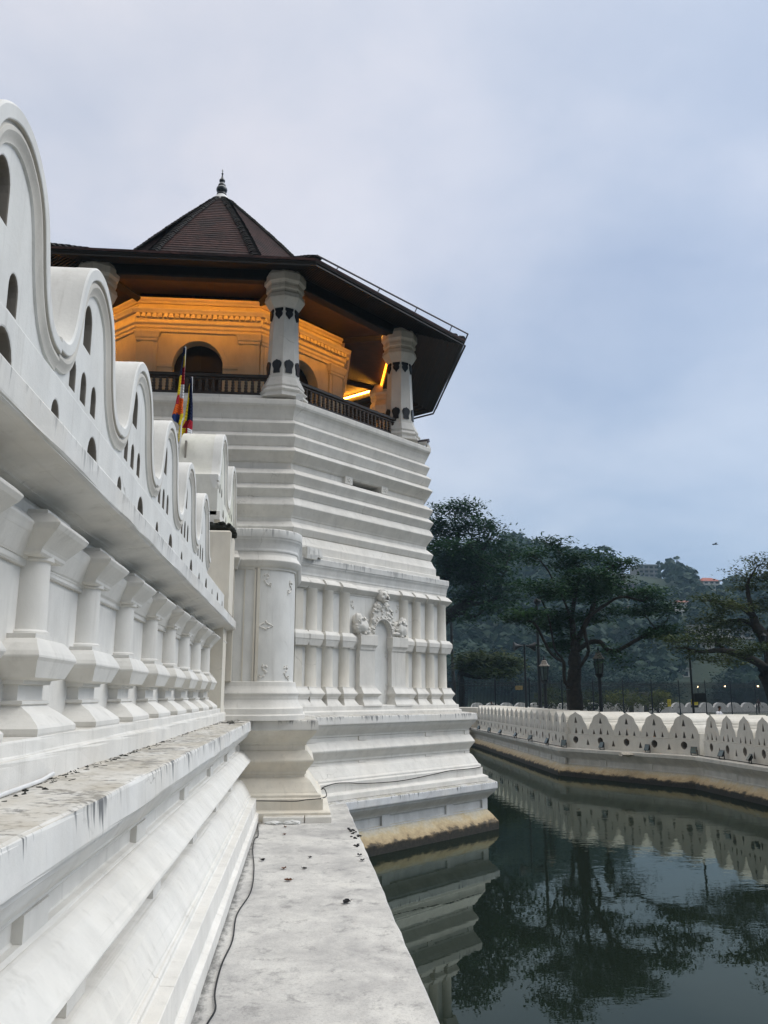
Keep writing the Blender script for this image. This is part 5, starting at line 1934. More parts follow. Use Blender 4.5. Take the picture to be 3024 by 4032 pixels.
Y2 = 84.0
b0 = at_y(1718, 2760, Y2)
limbs = [[(b0.x, Y2, GZ)] + L3(Y2, [(1712, 2650), (1716, 2540), (1735, 2450), (1775, 2420), (1840, 2380), (1905, 2375), (1960, 2350), (1965, 2300), (1995, 2240)], [0, 0, 0, -1, -1.5, -2, -2.5, -3, -3]),
         L3(Y2, [(1716, 2540), (1720, 2430), (1745, 2300), (1790, 2180), (1810, 2080)], [0, 1, 2, 2, 2]),
         L3(Y2, [(1775, 2420), (1830, 2415), (1870, 2430), (1915, 2390), (1970, 2352), (2010, 2370), (2050, 2350)], [-1, -2, -3, -4, -4, -5, -5]),
         L3(Y2, [(1720, 2430), (1690, 2300), (1660, 2200)], [1, 2, 3]),
         L3(Y2, [(1840, 2380), (1870, 2310), (1880, 2200), (1930, 2120)], [-1.5, -1, 0, 1])]
lumps = [lump(Y2, 1800, 2010, 100, 45), lump(Y2, 1740, 2080, 110, 60, dy=2), lump(Y2, 1880, 2080, 90, 55, dy=-2), lump(Y2, 1960, 2110, 70, 35, dy=1), lump(Y2, 1780, 2170, 120, 60, dy=-4), lump(Y2, 1920, 2190, 110, 45, dy=2), lump(Y2, 2010, 2170, 60, 40, dy=-2),
         lump(Y2, 1830, 2270, 120, 50, dy=3), lump(Y2, 1950, 2270, 90, 45, dy=-4), lump(Y2, 2010, 2310, 40, 30, dy=-3), lump(Y2, 1860, 2340, 100, 40, dy=-2), lump(Y2, 1940, 2400, 80, 35, dy=-5), lump(Y2, 1660, 2150, 90, 70, dy=3), lump(Y2, 1830, 2450, 60, 18, dy=-3)]
tree('rain_tree', 'tallest rain tree, its domed crown rising behind the octagonal tower', TG, limbs, lumps, 33, M['leaf'], step=0.75, natt=1000, leaf=0.20, nleaf=74, trunk_r=0.95, spread=0.90, flat=0.24, minr=0.03, infl=7)

Y3 = 47.0
b0 = at_y(3085, 2790, Y3)
limbs = [[(b0.x, Y3, GZ)] + L3(Y3, [(3060, 2730), (3022, 2640), (2972, 2602), (2924, 2583), (2880, 2568), (2824, 2561), (2758, 2566), (2690, 2550), (2640, 2560)], [0, 0, -.3, -.6, -1, -1.4, -1.8, -2, -2.2]),
         L3(Y3, [(3022, 2640), (3050, 2570), (3018, 2520), (2982, 2474), (2965, 2420), (2943, 2310), (2975, 2240), (3000, 2215)], [0, .4, .8, 1.2, 1.4, 1.6, 1.6, 2]),
         L3(Y3, [(2880, 2568), (2830, 2540), (2770, 2500), (2740, 2475)], [-1, -.4, 0, .4]),
         L3(Y3, [(2965, 2420), (2900, 2380), (2830, 2370), (2760, 2360)], [1.4, .6, 0, -.5]),
         L3(Y3, [(2982, 2474), (2920, 2440), (2850, 2450), (2790, 2440)], [1.2, 2, 2.6, 3]),
         L3(Y3, [(3018, 2520), (3060, 2400), (3040, 2280), (3010, 2190)], [.8, 1, 1.3, 1.6])]
lumps = [lump(Y3, 2990, 2215, 55, 35, dy=1.5), lump(Y3, 2900, 2260, 60, 30, dy=1), lump(Y3, 3060, 2280, 90, 60, dy=1), lump(Y3, 2960, 2310, 70, 35, dy=2.5), lump(Y3, 2820, 2350, 70, 25, dy=0), lump(Y3, 2890, 2390, 80, 32, dy=-1.5), lump(Y3, 3010, 2390, 70, 40, dy=2),
         lump(Y3, 2800, 2440, 80, 35, dy=1.5), lump(Y3, 2900, 2470, 90, 35, dy=2.5), lump(Y3, 2760, 2500, 80, 35, dy=-1), lump(Y3, 2690, 2530, 80, 38, dy=-2), lump(Y3, 2850, 2530, 80, 25, dy=2), lump(Y3, 2730, 2590, 70, 25, dy=-1.5), lump(Y3, 2990, 2560, 60, 28, dy=-2.0), lump(Y3, 2860, 2620, 90, 25, dy=-1.8)]
tree('rain_tree', 'leaning rain tree at the right edge with a long low limb and thin foliage', TG, limbs, lumps, 45, M['leaf_olive'], step=0.42, natt=820, leaf=0.11, nleaf=48, trunk_r=0.60, spread=0.50, flat=0.22, infl=4.0, sparse=0.15)

Y4 = 88.0
limbs = [[tuple(Vector((at_y(1815, 2770, Y4).x, Y4, GZ)))] + L3(Y4, [(1818, 2700), (1812, 2650), (1850, 2662), (1920, 2668), (1990, 2650)], [0, 0, -.5, -1, -1.5]), L3(Y4, [(1812, 2650), (1840, 2620), (1900, 2600)], [0, 1, 2])]
lumps = [lump(Y4, 1930, 2610, 110, 40), lump(Y4, 2010, 2630, 60, 35, dy=2), lump(Y4, 1850, 2610, 60, 40, dy=2), lump(Y4, 1930, 2650, 90, 20, dy=-2)]
tree('spreading_tree', 'low olive green tree with a flat crown behind the fence next to the tower', None, limbs, lumps, 51, M['leaf_olive'], step=0.6, natt=340, leaf=0.26, nleaf=46, trunk_r=0.32, spread=0.62, flat=0.4, minr=0.03, infl=7)

# dark trees on the far bank fill the view between the crowns
FT = 'dark trees on the far lake bank'
for i, (u, vt, w, y, lab) in enumerate(((1830, 2480, 95, 210, 'dark bank tree seen under the tall crown by the tower'), (2010, 2520, 90, 225, 'dark bank tree above the tan board on the fence'), (2140, 2545, 80, 205, 'dark bank tree behind the left lantern'), (2330, 2560, 95, 220, 'dark bank tree between the forked trunk and the right lantern'), (2470, 2585, 85, 200, 'rounded dark bank tree above the small stone gateway'), (2600, 2600, 80, 215, 'dark bank tree above the narrow upright notice'), (2880, 2590, 110, 215, 'broad dark bank tree under the long low limb'), (3020, 2560, 95, 230, 'dark bank tree at the right edge behind the leaning trunk'))):
    c = at_y(u, (vt + 2700) / 2, y)
    k = y / 3476
    hh = (2745 - vt) * k
    tree('bank_tree', lab, FT, [[(c.x, y, -3), (c.x + .3, y, -3 + hh * .4), (c.x, y, -3 + hh * .7)]],
         [(c.x + q, y + random.uniform(-3, 3), -3 + hh * f, w * k * s, w * k * s, hh * .22) for q, f, s in ((0, .72, .8), (-w * k * .5, .5, .7), (w * k * .55, .48, .7), (0, .42, .9))], 60 + i, M['leaf_far'],
         step=1.3, natt=110, leaf=0.50, nleaf=42, trunk_r=0.4, spread=1.5, flat=0.6, base_z=-3, minr=0.07, infl=14)

# clipped hedge and bushes behind the fence
mb = MB()
hA, hB = at_y(2130, 2762, 109.0), at_y(2640, 2762, 109.0)
me_v, me_f = [], []
for i in range(5200):
    t = RNG.random()
    x, y = hA.x + (hB.x - hA.x) * t, hA.y + (hB.y - hA.y) * t
    q = np.array([x, y + RNG.uniform(-.6, .6), RNG.uniform(-1.6, -0.62) + 0.03 * math.sin(x * 3)])
    a = RNG.uniform(0, 6.28)
    t1 = np.array([math.cos(a), math.sin(a) * .3, RNG.normal() * .7]) * .10
    t2 = np.array([-math.sin(a) * .3, math.cos(a), RNG.normal() * .7]) * .07
    b = len(me_v)
    me_v += [tuple(q - t1), tuple(q - t2), tuple(q + t1), tuple(q + t2)]
    me_f.append((b, b + 1, b + 2, b + 3))
me = bpy.data.meshes.new('hedge')
me.from_pydata(me_v, [], me_f)
me.materials.append(M['hedge'])
hedge = link('hedge', me)
tag(hedge, 'clipped yellow green hedge running behind the low lake wall', 'hedge')


def bush(p, r, h, mat, label, seed, n=900):
    g = np.random.default_rng(seed)
    root = thing('bush', label, 'bush', (p.x, p.y, GZ), 'bushes behind the fence')
    m_ = MB()
    for k in range(6):
        a = k * 1.05
        m_.tube([(p.x, p.y, GZ), (p.x + r * .4 * math.cos(a), p.y + r * .4 * math.sin(a), GZ + h * .5), (p.x + r * .7 * math.cos(a + .3), p.y + r * .7 * math.sin(a + .3), GZ + h * .8)], [.05, .03, .015], 4)
    m_.build('stem', M['bark'], root)
    V, Fc = [], []
    c = g.normal(size=(16, 3))
    c /= np.linalg.norm(c, axis=1)[:, None]
    for i in range(n):
        q = c[g.integers(16)] * .6 + g.normal(size=3) * .22
        q = np.array([p.x, p.y, GZ + h * .55]) + q * [r, r, h * .5]
        a = g.uniform(0, 6.28)
        t1 = np.array([math.cos(a), math.sin(a), g.normal() * .5]) * .15
        t2 = np.array([-math.sin(a), math.cos(a), g.normal() * .5]) * .08
        b = len(V)
        V += [tuple(q - t1), tuple(q - t2), tuple(q + t1), tuple(q + t2)]
        Fc.append((b, b + 1, b + 2, b + 3))
    me = bpy.data.meshes.new('foliage')
    me.from_pydata(V, [], Fc)
    me.materials.append(mat)
    link('foliage', me, root)


bush(at_y(2455, 2750, 101), 2.5, 2.9, M['hedge'], 'bright green bush just right of the right lantern behind the fence', 1, 1300)
bush(at_y(2590, 2750, 100.5), 2.3, 2.7, M['hedge'], 'bright green bush between the stone gateway and the notices', 2, 1200)
bush(at_y(2175, 2745, 101), 2.3, 3.2, M['leaf_olive'], 'dull green bush behind the left lantern post', 3, 1200)
bush(at_y(2330, 2750, 101), 2.0, 2.7, M['leaf_olive'], 'small olive bush between the forked trunk and the right lantern post', 4, 900)

# small stone gateway
p = at_y(2515, 2770, 103)
gt = thing('stone_gateway', 'small grey stone gateway among the bushes behind the fence', 'gateway', (p.x, p.y, GZ))
gm = m_flat('grey_stone', (0.12, 0.125, 0.12), 0.9, 0.25, 2, bump=.3)
for sx in (-.95, .95):
    m_ = MB()
    m_.bbox(p.x + sx - .22, p.x + sx + .22, p.y - .2, p.y + .2, GZ, 0.15, .02)
    m_.bbox(p.x + sx - .28, p.x + sx + .28, p.y - .26, p.y + .26, 0.15, 0.28, .02)
    m_.build('pillar', gm, gt)
m_ = MB()
m_.bbox(p.x - 1.25, p.x + 1.25, p.y - .2, p.y + .2, 0.282, 0.42, .02)
m_.build('lintel', gm, gt)

# bank lamps beyond the lake
for i, (u, v, lab) in enumerate(((2747, 2705, 'lit bank lamp beside the black signal box'), (2854, 2703, 'lit bank lamp above the person in white'), (2983, 2702, 'lit bank lamp above the person in maroon'))):
    p = at_y(u, v, 200)
    t = thing('bank_lamp', lab, 'lamp', (p.x, p.y, -3), 'lit lamps on the far lake bank')
    m_ = MB()
    m_.tube([(p.x, p.y, -3), (p.x, p.y, p.z)], .09, 5)
    m_.build('mast', M['iron'], t)
    m_ = MB()
    m_.blob((p.x, p.y - .1, p.z), (.20, .20, .18), 0, 1, 2, 1)
    if i == 0:
        M['bulb'] = m_flat('lit_bulb', (1, .8, .5), .5, 0, 1, emit=((1.0, .72, .38), 7.0))
    m_.build('bulb', M['bulb'], t)

# ------------------------------------------------------------------ HILL with forest and houses
RIDGE = [(-900, 2260), (900, 2330), (1500, 2270), (1800, 2190), (1950, 2140), (2050, 2125), (2150, 2165), (2300, 2190), (2420, 2205), (2520, 2222), (2600, 2232), (2650, 2240), (2700, 2258), (2740, 2290), (2790, 2318), (2850, 2300), (2900, 2295), (2960, 2300), (3060, 2280), (3300, 2230), (4200, 2150), (6000, 2300)]
AZ, EL = [], []
for u, v in RIDGE:
    r = ray(u, v)
    AZ.append(math.atan2(r.x, r.y))
    EL.append(r.z / math.hypot(r.x, r.y))
R_BASE, R_TOP = 235.0, 430.0


def hill_h(az, r):
    e = float(np.interp(az, AZ, EL))
    top = e * R_TOP - 6.0
    t = (r - R_BASE) / (R_TOP - R_BASE)
    if t <= 0:
        return -3.2
    s = t if t < 1 else 1 - (t - 1) * 0.25
    s = max(0, s)
    w = 2.2 * math.sin(az * 31 + r * .04) * math.sin(az * 17 - r * .021) * min(1, max(0, t * 4)) * (1 if t < .9 else max(0, (1.05 - t) / .15) if t < 1.05 else 0)
    return -3.0 + (top + 3) * (s ** 0.92) + w


mb = MB()
na, nr = 110, 26
azs = [AZ[0] + (AZ[-1] - AZ[0]) * i / (na - 1) for i in range(na)]
rs = [222 + (620 - 222) * j / (nr - 1) for j in range(nr)]
vs = [(r * math.sin(a), r * math.cos(a), hill_h(a, r)) for a in azs for r in rs]
fs = [(i * nr + j, i * nr + j + 1, (i + 1) * nr + j + 1, (i + 1) * nr + j) for i in range(na - 1) for j in range(nr - 1)]
mb.add(vs, fs)
setting(mb.build('hill', M['hill'], smooth=60), label='wooded hill beyond the lake')

HOUSE = []


def house(u0, u1, vtop, vbot, r, label, wallc, roofc=None, floors=2, depth=9.0, flat=True, name='hillside_house', roof_rise=0.3, tw=0.0):
    """house whose front spans two sight lines at distance r"""
    p0, p1 = at_y(u0, vbot, r), at_y(u1, vbot, r)
    zt = at_y((u0 + u1) / 2, vtop, r).z
    z0 = p0.z - 3.0
    t = thing(name, label, 'house', ((p0.x + p1.x) / 2, r, z0))
    wd = p1.x - p0.x
    HOUSE.append(((p0.x + p1.x) / 2, r, wd, z0))
    m_ = MB()
    zr = zt if flat else zt - (zt - p0.z) * roof_rise
    m_.box(p0.x, p1.x, r, r + depth, z0, zr)
    wl = m_.build('wall', wallc, t)
    fh = (zr - p0.z) / floors
    for f in range(floors):
        nw = max(2, int(wd / 2.6))
        for k in range(nw):
            m_ = MB()
            x = p0.x + wd * (k + .5) / nw
            hw = wd / nw * .30
            z = p0.z + fh * (f + .28)
            m_.box(x - hw, x + hw, r - .06, r + .1, z, z + fh * .48)
            m_.build('window', M['house_glass'], t)
        if f:
            m_ = MB()
            z = p0.z + fh * f
            m_.box(p0.x - .25, p1.x + .25, r - .9, r + .05, z - .18, z + .02)
            m_.build('balcony_slab', wallc, t)
    m_ = MB()
    rc = roofc or wallc
    if flat:
        m_.box(p0.x - .5, p1.x + .5, r - .9, r + depth + .4, zr + .003, zr + .38)
    else:
        o = .9
        xm0, xm1 = p0.x + wd * .25, p1.x - wd * .25
        ym = r + depth / 2
        m_.add([(p0.x - o, r - o, zr - .1), (p1.x + o, r - o, zr - .1), (p1.x + o, r + depth + o, zr - .1), (p0.x - o, r + depth + o, zr - .1), (xm0, ym, zt), (xm1, ym, zt)],
               [(0, 1, 5, 4), (1, 2, 5), (2, 3, 4, 5), (3, 0, 4), (0, 3, 2, 1)])
    m_.build('roof', rc, t)
    return t


M['house_glass'] = m_flat('house_window_glass', (0.03, 0.035, 0.04), 0.2, 0.3, .3, spec=.6)
hw_ = m_flat('white_house_wall', (0.62, 0.62, 0.60), .8, .1, .5)
hg = m_flat('grey_house_wall', (0.24, 0.24, 0.24), .8, .2, .5)
hm = m_flat('mauve_house_wall', (0.20, 0.16, 0.17), .8, .2, .5)
hy = m_flat('yellow_house_wall', (0.42, 0.32, 0.18), .8, .2, .5)
rt_ = m_flat('red_tile_roof', (0.30, 0.085, 0.05), .8, .25, .6)
rp = m_flat('pink_tile_roof', (0.34, 0.16, 0.13), .8, .25, .6)
rg = m_flat('grey_sheet_roof', (0.30, 0.31, 0.32), .6, .2, .6)
house(2518, 2598, 2226, 2292, 424, 'big grey flat roofed building on the ridge left of the palm', hg, rg, 4, 12)
house(2462, 2520, 2266, 2300, 402, 'pale house below the grey ridge building, on its left', hw_, rg, 2)
house(2545, 2575, 2274, 2294, 398, 'small white house just under the big grey ridge building', hw_, rg, 2)
house(2405, 2462, 2268, 2312, 388, 'tall mauve house on the slope behind the forked tree crown', hm, rg, 3)
house(2330, 2400, 2272, 2330, 380, 'mauve grey terrace houses highest behind the forked tree', hm, rg, 3)
house(2420, 2520, 2300, 2340, 366, 'long mauve house in the middle of the slope', hm, rg, 2)
house(2592, 2650, 2306, 2318, 376, 'low pale roof on the slope to the right of the grey building', hg, rg, 1)
house(2448, 2510, 2388, 2432, 318, 'sand yellow house low on the slope', hy, rg, 2)
house(2640, 2690, 2378, 2432, 316, 'white two storey house half hidden by the arching foliage', hw_, rg, 2)
house(2680, 2722, 2358, 2420, 322, 'white house with a small pinkish tiled roof', hw_, rp, 3, 9, False, roof_rise=.22)
house(2726, 2762, 2294, 2318, 398, 'white cottage with a red roof left of the long red roofed house', hw_, rt_, 1, 7, False, roof_rise=.5)
house(2772, 2836, 2270, 2316, 404, 'long house with a bright red tiled roof on the saddle', hw_, rt_, 2, 10, False, roof_rise=.38)
house(2728, 2800, 2466, 2556, 268, 'white apartment block behind the leaning tree', hw_, rg, 4)
house(2808, 2880, 2482, 2560, 262, 'broad white house next to the apartment block behind the leaning tree', hw_, rg, 3)
house(2890, 3000, 2488, 2540, 276, 'pale long building at the right edge of the slope', hw_, rg, 2)
house(2660, 2716, 2636, 2672, 240, 'low house with a pale awning roof at the foot of the hill', hw_, rg, 1)
house(1922, 1956, 2492, 2528, 290, 'house with a terracotta roof seen under the tall tree', hy, rp, 1, 8, False, roof_rise=.45)
house(1930, 1952, 2460, 2476, 330, 'tiny white house above the terracotta roof', hw_, rg, 1, 6)
house(2050, 2076, 2455, 2472, 330, 'tiny pale house left of the forked tree', hw_, rp, 1, 6, False, roof_rise=.4)

# forest: one mass of crowns on the slope, left open at the houses
V, Fc = [], []
cnt = 0
g = np.random.default_rng(77)
a_lo, a_hi = math.atan2(ray(1500, 2300).x, ray(1500, 2300).y), math.atan2(ray(3300, 2300).x, ray(3300, 2300).y)
while cnt < 1900:
    az = g.uniform(a_lo, a_hi)
    r = R_BASE + 3 + (R_TOP + 12 - R_BASE) * g.random() ** 0.85
    x, y = r * math.sin(az), r * math.cos(az)
    z = hill_h(az, r)
    cr = g.uniform(2.6, 5.2)
    chh = cr * g.uniform(.8, 1.25)
    bad = False
    for hx, hy_, wd, z0 in HOUSE:
        # keep crowns from standing on or right in front of a house
        if abs(x - hx * (y / hy_)) < wd / 2 + cr * .45 and hy_ - 46 < y < hy_ + 11:
            bad = True
            break
    cnt += 1
    if bad:
        continue
    k = int(46 * (cr / 4) ** 1.2)
    v = g.normal(size=(k, 3))
    v /= np.linalg.norm(v, axis=1)[:, None]
    v[:, 2] = np.where(v[:, 2] < -.35, -v[:, 2], v[:, 2])
    ph = g.uniform(0, 6.28, 3)
    rad = 1 + .22 * np.sin(v[:, 0] * 5 + ph[0]) * np.sin(v[:, 1] * 5 + ph[1]) + .15 * np.sin(v[:, 2] * 7 + ph[2])
    q = v * rad[:, None] * [cr, cr, chh] + [x, y, z + chh * .9]
    for j in range(k):
        nrm = v[j] + g.normal(size=3) * .45
        nrm /= np.linalg.norm(nrm)
        t1 = np.cross(nrm, [0.1, 0.2, 1.0])
        t1 /= np.linalg.norm(t1) + 1e-9
        t2 = np.cross(nrm, t1)
        s = cr * g.uniform(.22, .42)
        b = len(V)
        V += [q[j] - t1 * s, q[j] - t2 * s * .8, q[j] + t1 * s, q[j] + t2 * s * .8]
        Fc.append((b, b + 1, b + 2, b + 3))
me = bpy.data.meshes.new('forest')
me.from_pydata([tuple(p) for p in V], [], Fc)
me.materials.append(M['leaf_far'])
setting(link('forest', me), 'stuff', 'dense dark forest covering the hill')


def palm(p, h, r, label):
    t = thing('palm_tree', label, 'tree', (p.x, p.y, p.z - h))
    m_ = MB()
    m_.tube([(p.x + .4, p.y, p.z - h), (p.x + .1, p.y, p.z - h * .5), (p.x, p.y, p.z)], [.28, .2, .16], 6)
    m_.build('trunk', M['bark'], t, smooth=60)
    m_ = MB()
    q = random.Random(4)
    for k in range(17):
        a = k * 2.4 + q.uniform(-.2, .2)
        el = q.uniform(-.2, 1.1)
        pts = []
        for j in range(7):
            s = j / 6
            pts.append(Vector((p.x + math.cos(a) * r * s * math.cos(el * .6), p.y + math.sin(a) * r * s * math.cos(el * .6), p.z + r * (math.sin(el) * s - .75 * s * s))))
        for j in range(6):
            u = (pts[j + 1] - pts[j])
            w = u.cross(Vector((0, 0, 1)))
            w.normalize()
            w *= r * .11 * (1 - abs(j / 6 - .4))
            dr = Vector((0, 0, -r * .06))
            m_.add([tuple(pts[j] - w + dr), tuple(pts[j]), tuple(pts[j + 1]), tuple(pts[j + 1] - w + dr)], [(0, 1, 2, 3)])
            m_.add([tuple(pts[j] + w + dr), tuple(pts[j]), tuple(pts[j + 1]), tuple(pts[j + 1] + w + dr)], [(0, 1, 2, 3)])
    m_.build('crown', M['leaf_far'], t)


palm(at_y(2708, 2236, 425), 11.0, 3.4, 'lone palm tree standing up from the ridge line')
p = at_y(2180, 2385, 70)
palm(Vector((p.x, 120.0, at_y(2180, 2375, 120).z)), 14.5, 2.6, 'pale green palm behind the forked rain tree')

# bird
p = at_y(2815, 2143, 95)
bd = thing('bird', 'dark bird gliding in the sky above the hill', 'bird', (p.x, p.y, p.z))
m_ = MB()
m_.tube([(p.x - .32, p.y, p.z), (p.x - .2, p.y, p.z + .01), (p.x, p.y, p.z), (p.x + .2, p.y, p.z - .01), (p.x + .42, p.y, p.z - .02)], [.01, .055, .075, .05, .012], 8)
for s in (-1, 1):
    m_.add([(p.x - .12, p.y, p.z + .03), (p.x + .15, p.y, p.z + .02), (p.x + .10, p.y + s * .45, p.z + .10), (p.x + .22, p.y + s * .75, p.z + .02), (p.x + .02, p.y + s * .72, p.z + .05), (p.x - .10, p.y + s * .42, p.z + .12)], [(0, 1, 2, 5), (5, 2, 3, 4)])
m_.build('body', M['iron'], bd, smooth=60)

# ------------------------------------------------------------------ FLAGS
FLC = {k: m_flat('flag_' + k, c, .8, .12, 6) for k, c in dict(blue=(0.010, 0.035, 0.16), yellow=(0.72, 0.55, 0.01), red=(0.40, 0.010, 0.03), white=(0.72, 0.72, 0.76), orange=(0.75, 0.13, 0.01), navy=(0.006, 0.014, 0.06)).items()}
FK = list(FLC)


def flag(u_top, v_top, u_bot, v_bot, edge, colour, y, label, xoff):
    """limp flag: edge = list of (u_left, u_right, v) down its length"""
    pt = at_y(u_top, v_top, y)
    pb = at_y(u_bot, v_bot, y)
    t = thing('flag', label, 'flag', (pb.x, y, 1.6))
    m_ = MB()
    m_.tube([(pb.x, y, 1.6), (pb.x, y, pb.z), (pt.x, y, pt.z)], .022, 6)
    m_.build('pole', M['white_paint'], t)
    m_ = MB()
    nu = 14
    rows = []
    E = spline([(a, b, c) for a, b, c in edge], 6)
    for i, e in enumerate(E):
        a, b = at_y(e.x, e.z, y), at_y(e.y, e.z, y)
        row = []
        for j in range(nu + 1):
            w = j / nu
            f = math.sin(w * 9.5 + i * .09 + xoff) * .055 + math.sin(w * 4 + i * .15) * .03
            row.append((a.x + (b.x - a.x) * w, y - .06 + f, a.z + (b.z - a.z) * w + .02 * math.sin(w * 7 + i * .2)))
        rows.append(row)
    n = len(rows)
    for i in range(n - 1):
        for j in range(nu):
            m_.mi = FK.index(colour(i / (n - 1), (j + .5) / nu))
            m_.add([rows[i][j], rows[i][j + 1], rows[i + 1][j + 1], rows[i + 1][j]], [(0, 1, 2, 3)])
    c = m_.build('cloth', [FLC[k] for k in FK], t, smooth=70)
    md = c.modifiers.new('thick', 'SOLIDIFY')
    md.thickness = .006


def col1(s, w):
    q = w + (s - .5) * .25
    if q < .42:
        return 'navy' if s < .32 else 'yellow' if s < .50 else 'red' if s < .58 else 'orange' if s < .70 else 'blue' if s < .92 else 'white'
    return 'navy' if s < .10 else 'yellow' if s < .24 else 'red' if s < .40 else 'white' if s < .52 else 'orange' if s < .68 else ('blue' if (s < .88 and w < .75) else 'yellow')


def col2(s, w):
    if s < .60:
        return 'navy' if w > .38 - .2 * (.6 - s) else ('navy' if s < .12 else 'yellow')
    if s < .80:
        return 'red' if w > .2 else 'yellow'
    return 'yellow' if w < .5 - (s - .8) else ('red' if w < .62 else 'white')


flag(730, 1366, 712, 1700, [(724, 732, 1370), (719, 731, 1410), (710, 730, 1460), (702, 727, 1530), (692, 722, 1590), (680, 722, 1638), (684, 716, 1660), (703, 713, 1678)], col1, 22.0, 'striped blue, yellow, red, white and orange flag hanging limp on the front pole', 0.3)
flag(756, 1484, 752, 1745, [(750, 758, 1490), (744, 759, 1530), (736, 760, 1590), (724, 759, 1660), (708, 757, 1690), (705, 756, 1745)], col2, 22.5, 'mostly navy flag with yellow and red lower end, hanging behind the striped one', 1.7)

# ------------------------------------------------------------------ SMALL THINGS ON THE WALKWAY
def at_foot(u, v, z=Z_WALK + .02):
    p = at_z(u, v, z)
    return (p.x, p.y, p.z)


def zq(x, y):
    return 700 + x / 1.3825, 3000 + y / 1.3825


P1 = [at_foot(*zq(x, y)) for x, y in ((120, 1520), (160, 1427), (205, 1345), (202, 1250), (240, 1100), (298, 970), (322, 830), (398, 705), (415, 580), (408, 480), (418, 420), (438, 400), (434, 335))]
P2 = [tuple(at_y(*zq(x, y), 19.40)) for x, y in ((412, 235), (403, 214), (520, 213), (640, 214), (700, 206), (776, 200))]


def on_r(u, v, a):
    r = ray(u, v)
    n = Vector((math.sqrt(.5), -math.sqrt(.5), 0))
    k = (n.dot(Vector((XC, YC, 0))) + a) / n.dot(r)
    return r * k


P3 = [tuple(on_r(*zq(x, y), 9.23)) for x, y in ((776, 150), (800, 135), (860, 117), (930, 114), (1000, 117), (1120, 112), (1240, 99), (1400, 66), (1480, 48), (1600, 36), (1655, 26))]
mb = MB()
mb.tube([tuple(p) for p in spline(P1, 5)], 0.0085, 6)
mb.tube([tuple(p) for p in spline([P1[-1]] + P2, 5)], 0.010, 6)
mb.tube([tuple(p) for p in spline([P2[-1], (0.62, 20.3, -2.2), (0.60, 21.3, -2.15)] + P3, 4)], 0.012, 6)
cb = mb.build('power_cable', M['cable'], smooth=60)
tag(cb, 'thin black cable running along the walkway and round the tower base', 'cable')
# small cement kerb at the pier foot and a crumpled plastic scrap
mb = MB()
mb.blob((-0.48, 18.93, -2.575), (0.20, 0.10, 0.035), 0.35, 5, 3, 4, 0.08)
mb.blob((-0.12, 18.90, -2.57), (0.16, 0.09, 0.045), 0.35, 5, 3, 6, 0.08)
ps = mb.build('plastic_scrap', M['pale'], smooth=50)
tag(ps, 'crumpled white plastic scrap lying at the foot of the corner pier', 'litter')
mb = MB()
for x0, x1 in ((-0.73, 0.12), (0.14, 0.69)):
    mb.bbox(x0, x1, 19.0, 19.30, Z_WALK - .02, -2.475, 0.012)
kb = mb.build('kerb_stone', PT, pier)

BR = m_flat('dry_brown_leaf', (0.13, 0.055, 0.025), .8, .3, 20)
BK = m_flat('dead_black_leaf', (0.012, 0.012, 0.013), .8, .3, 20)


def fallen_leaf(u, v, s, mat, label, seed):
    p = at_z(u, v, Z_WALK + .012)
    r = random.Random(seed)
    a = r.uniform(0, 6.28)
    m_ = MB(lambda x, y, z: (p.x + x * math.cos(a) - y * math.sin(a), p.y + x * math.sin(a) + y * math.cos(a), Z_WALK + .008 + z))
    rows = []
    for i in range(7):
        t = i / 6
        w = s * .42 * math.sin(math.pi * (t * .86 + .08)) ** .8
        x = (t - .5) * s
        rows.append([(x, -w, s * .32 * r.uniform(.5, 1.1)), (x, -w * .5, s * .10), (x, 0, .0 + s * .25 * (t - .5) ** 2), (x, w * .5, s * .13), (x, w, s * .30 * r.uniform(.4, 1.2))])
    m_.loft(rows, closed=False)
    m_.tube([(-.5 * s, 0, .01), (-.8 * s, .04 * s, .03)], .003, 4)
    o = m_.build('fallen_leaf', mat, smooth=80)
    tag(o, label, 'leaf', 'dead leaves on the walkway')


LV = [(460, 535, .13, BK, 'black dead leaf nearest to the cable, below the brown ones'), (722, 520, .09, BK, 'small black leaf in the middle of the walkway beyond the brown leaves'), (690, 580, .09, BK, 'dark leaf beside a brown leaf in mid walkway'), (990, 508, .12, BK, 'black leaf at the far outer edge of the walkway'), (1005, 535, .13, BK, 'curled black leaf at the outer edge, nearest of the two there'), (920, 765, .15, BK, 'largest black leaf, alone on the outer half of the walkway'),
      (585, 355, .11, BR, 'reddish leaf closest to the pier'), (580, 395, .10, BR, 'second reddish leaf from the pier'), (578, 580, .12, BR, 'brown leaf left of a dark one in mid walkway'), (600, 645, .13, BR, 'brown leaf nearest to the viewer')]
for i, (x, y, s, m, lab) in enumerate(LV):
    fallen_leaf(*zq(x, y), s * .8, m, lab, i)
mb = MB()
for i, (x, y) in enumerate(((940, 365), (950, 372), (962, 385), (958, 410), (985, 402), (975, 455))):
    p = at_z(*zq(x, y), Z_WALK + .01)
    for k in range(4):
        mb.blob((p.x + rr.uniform(-.05, .05), p.y + rr.uniform(-.15, .15), Z_WALK + .008), (.03, .045, .012), .4, 5, 1, i * 4 + k)
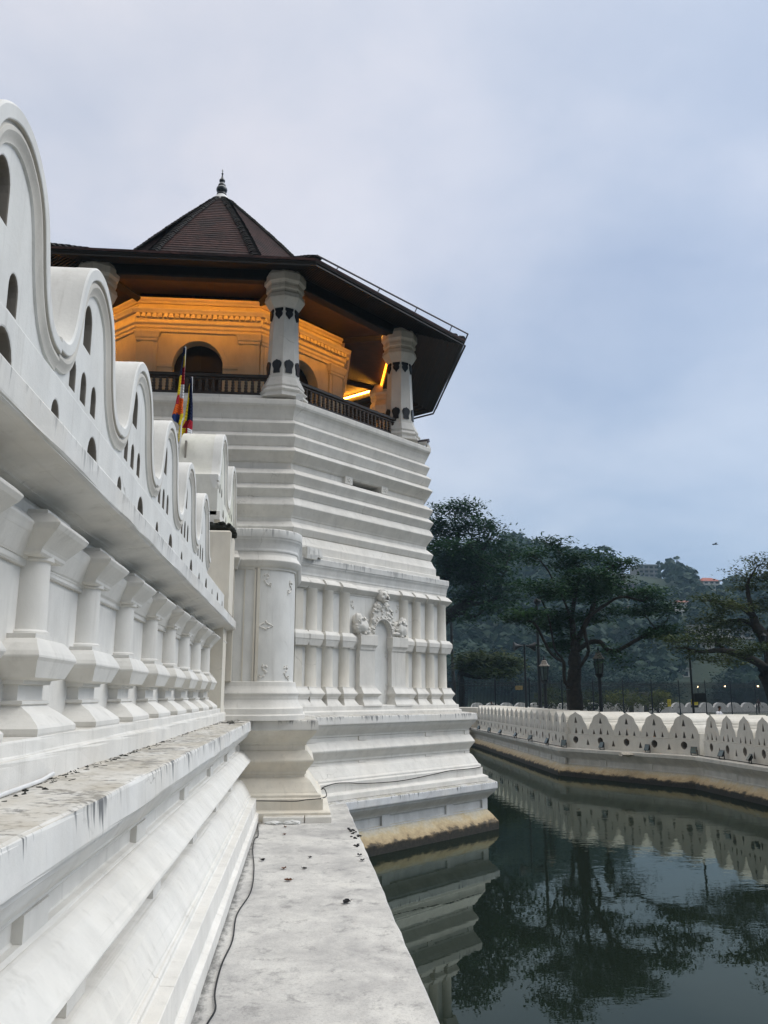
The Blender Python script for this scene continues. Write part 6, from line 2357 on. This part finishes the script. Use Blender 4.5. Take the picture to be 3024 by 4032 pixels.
dp = mb.build('debris', BK)
setting(dp, 'stuff', 'dark crumbs of dirt along the broken outer edge of the walkway')
# twigs and grit on the ledge of the left wall
mb = MB()
rr = random.Random(12)
for i in range(260):
    y = 3.2 + 16 * rr.random() ** 1.6
    x = -1.585 + abs(rr.gauss(0, .05))
    if i % 3:
        mb.blob((x, y, -0.522), (rr.uniform(.006, .022), rr.uniform(.01, .04), rr.uniform(.005, .015)), .4, 5, 1, i)
    else:
        a = rr.uniform(0, 3.14)
        l = rr.uniform(.03, .10)
        mb.tube([(x, y, -.515), (x + l * .4 * math.cos(a), y + l * math.sin(a), -.517 + rr.uniform(0, .012))], .0025, 4)
for i in range(24):
    y = 16.5 + 2.6 * rr.random()
    x = rr.uniform(-1.55, -1.2)
    a = rr.uniform(0, 3.14)
    l = rr.uniform(.08, .25)
    mb.tube([(x, y, -.52), (x + l * math.cos(a), y + l * math.sin(a), -.505)], .004, 4)
gr = mb.build('grit', M['moss'])
setting(gr, 'stuff', 'dark grit and twigs gathered on the wall ledge')
# old pipe lying in the angle of the ledge
mb = MB()
mb.tube([(-1.50, 2.0, -.505), (-1.52, 4.2, -.505), (-1.545, 5.6, -.50), (-1.56, 5.9, -.485)], .013, 6)
pp = mb.build('old_conduit', M['white_paint'], smooth=60)
tag(pp, 'white painted conduit lying in the angle of the left wall ledge', 'conduit')

# ------------------------------------------------------------------ HAZE
hz, hnt, hb_ = new_mat('haze')
hnt.nodes.remove(hb_)
pv = hnt.nodes.new('ShaderNodeVolumePrincipled')
pv.inputs['Color'].default_value = (0.50, 0.78, 1.0, 1)
pv.inputs['Density'].default_value = 0.00032
pv.inputs['Anisotropy'].default_value = 0.0
hnt.links.new(pv.outputs[0], [x for x in hnt.nodes if x.type == 'OUTPUT_MATERIAL'][0].inputs['Volume'])
mb = MB()
mb.box(-700, 900, -60, 760, -6.4, 95)
ho = mb.build('haze', hz)
setting(ho, 'stuff', 'thin blue evening haze over the lake and hill')
ho.display_type = 'WIRE'
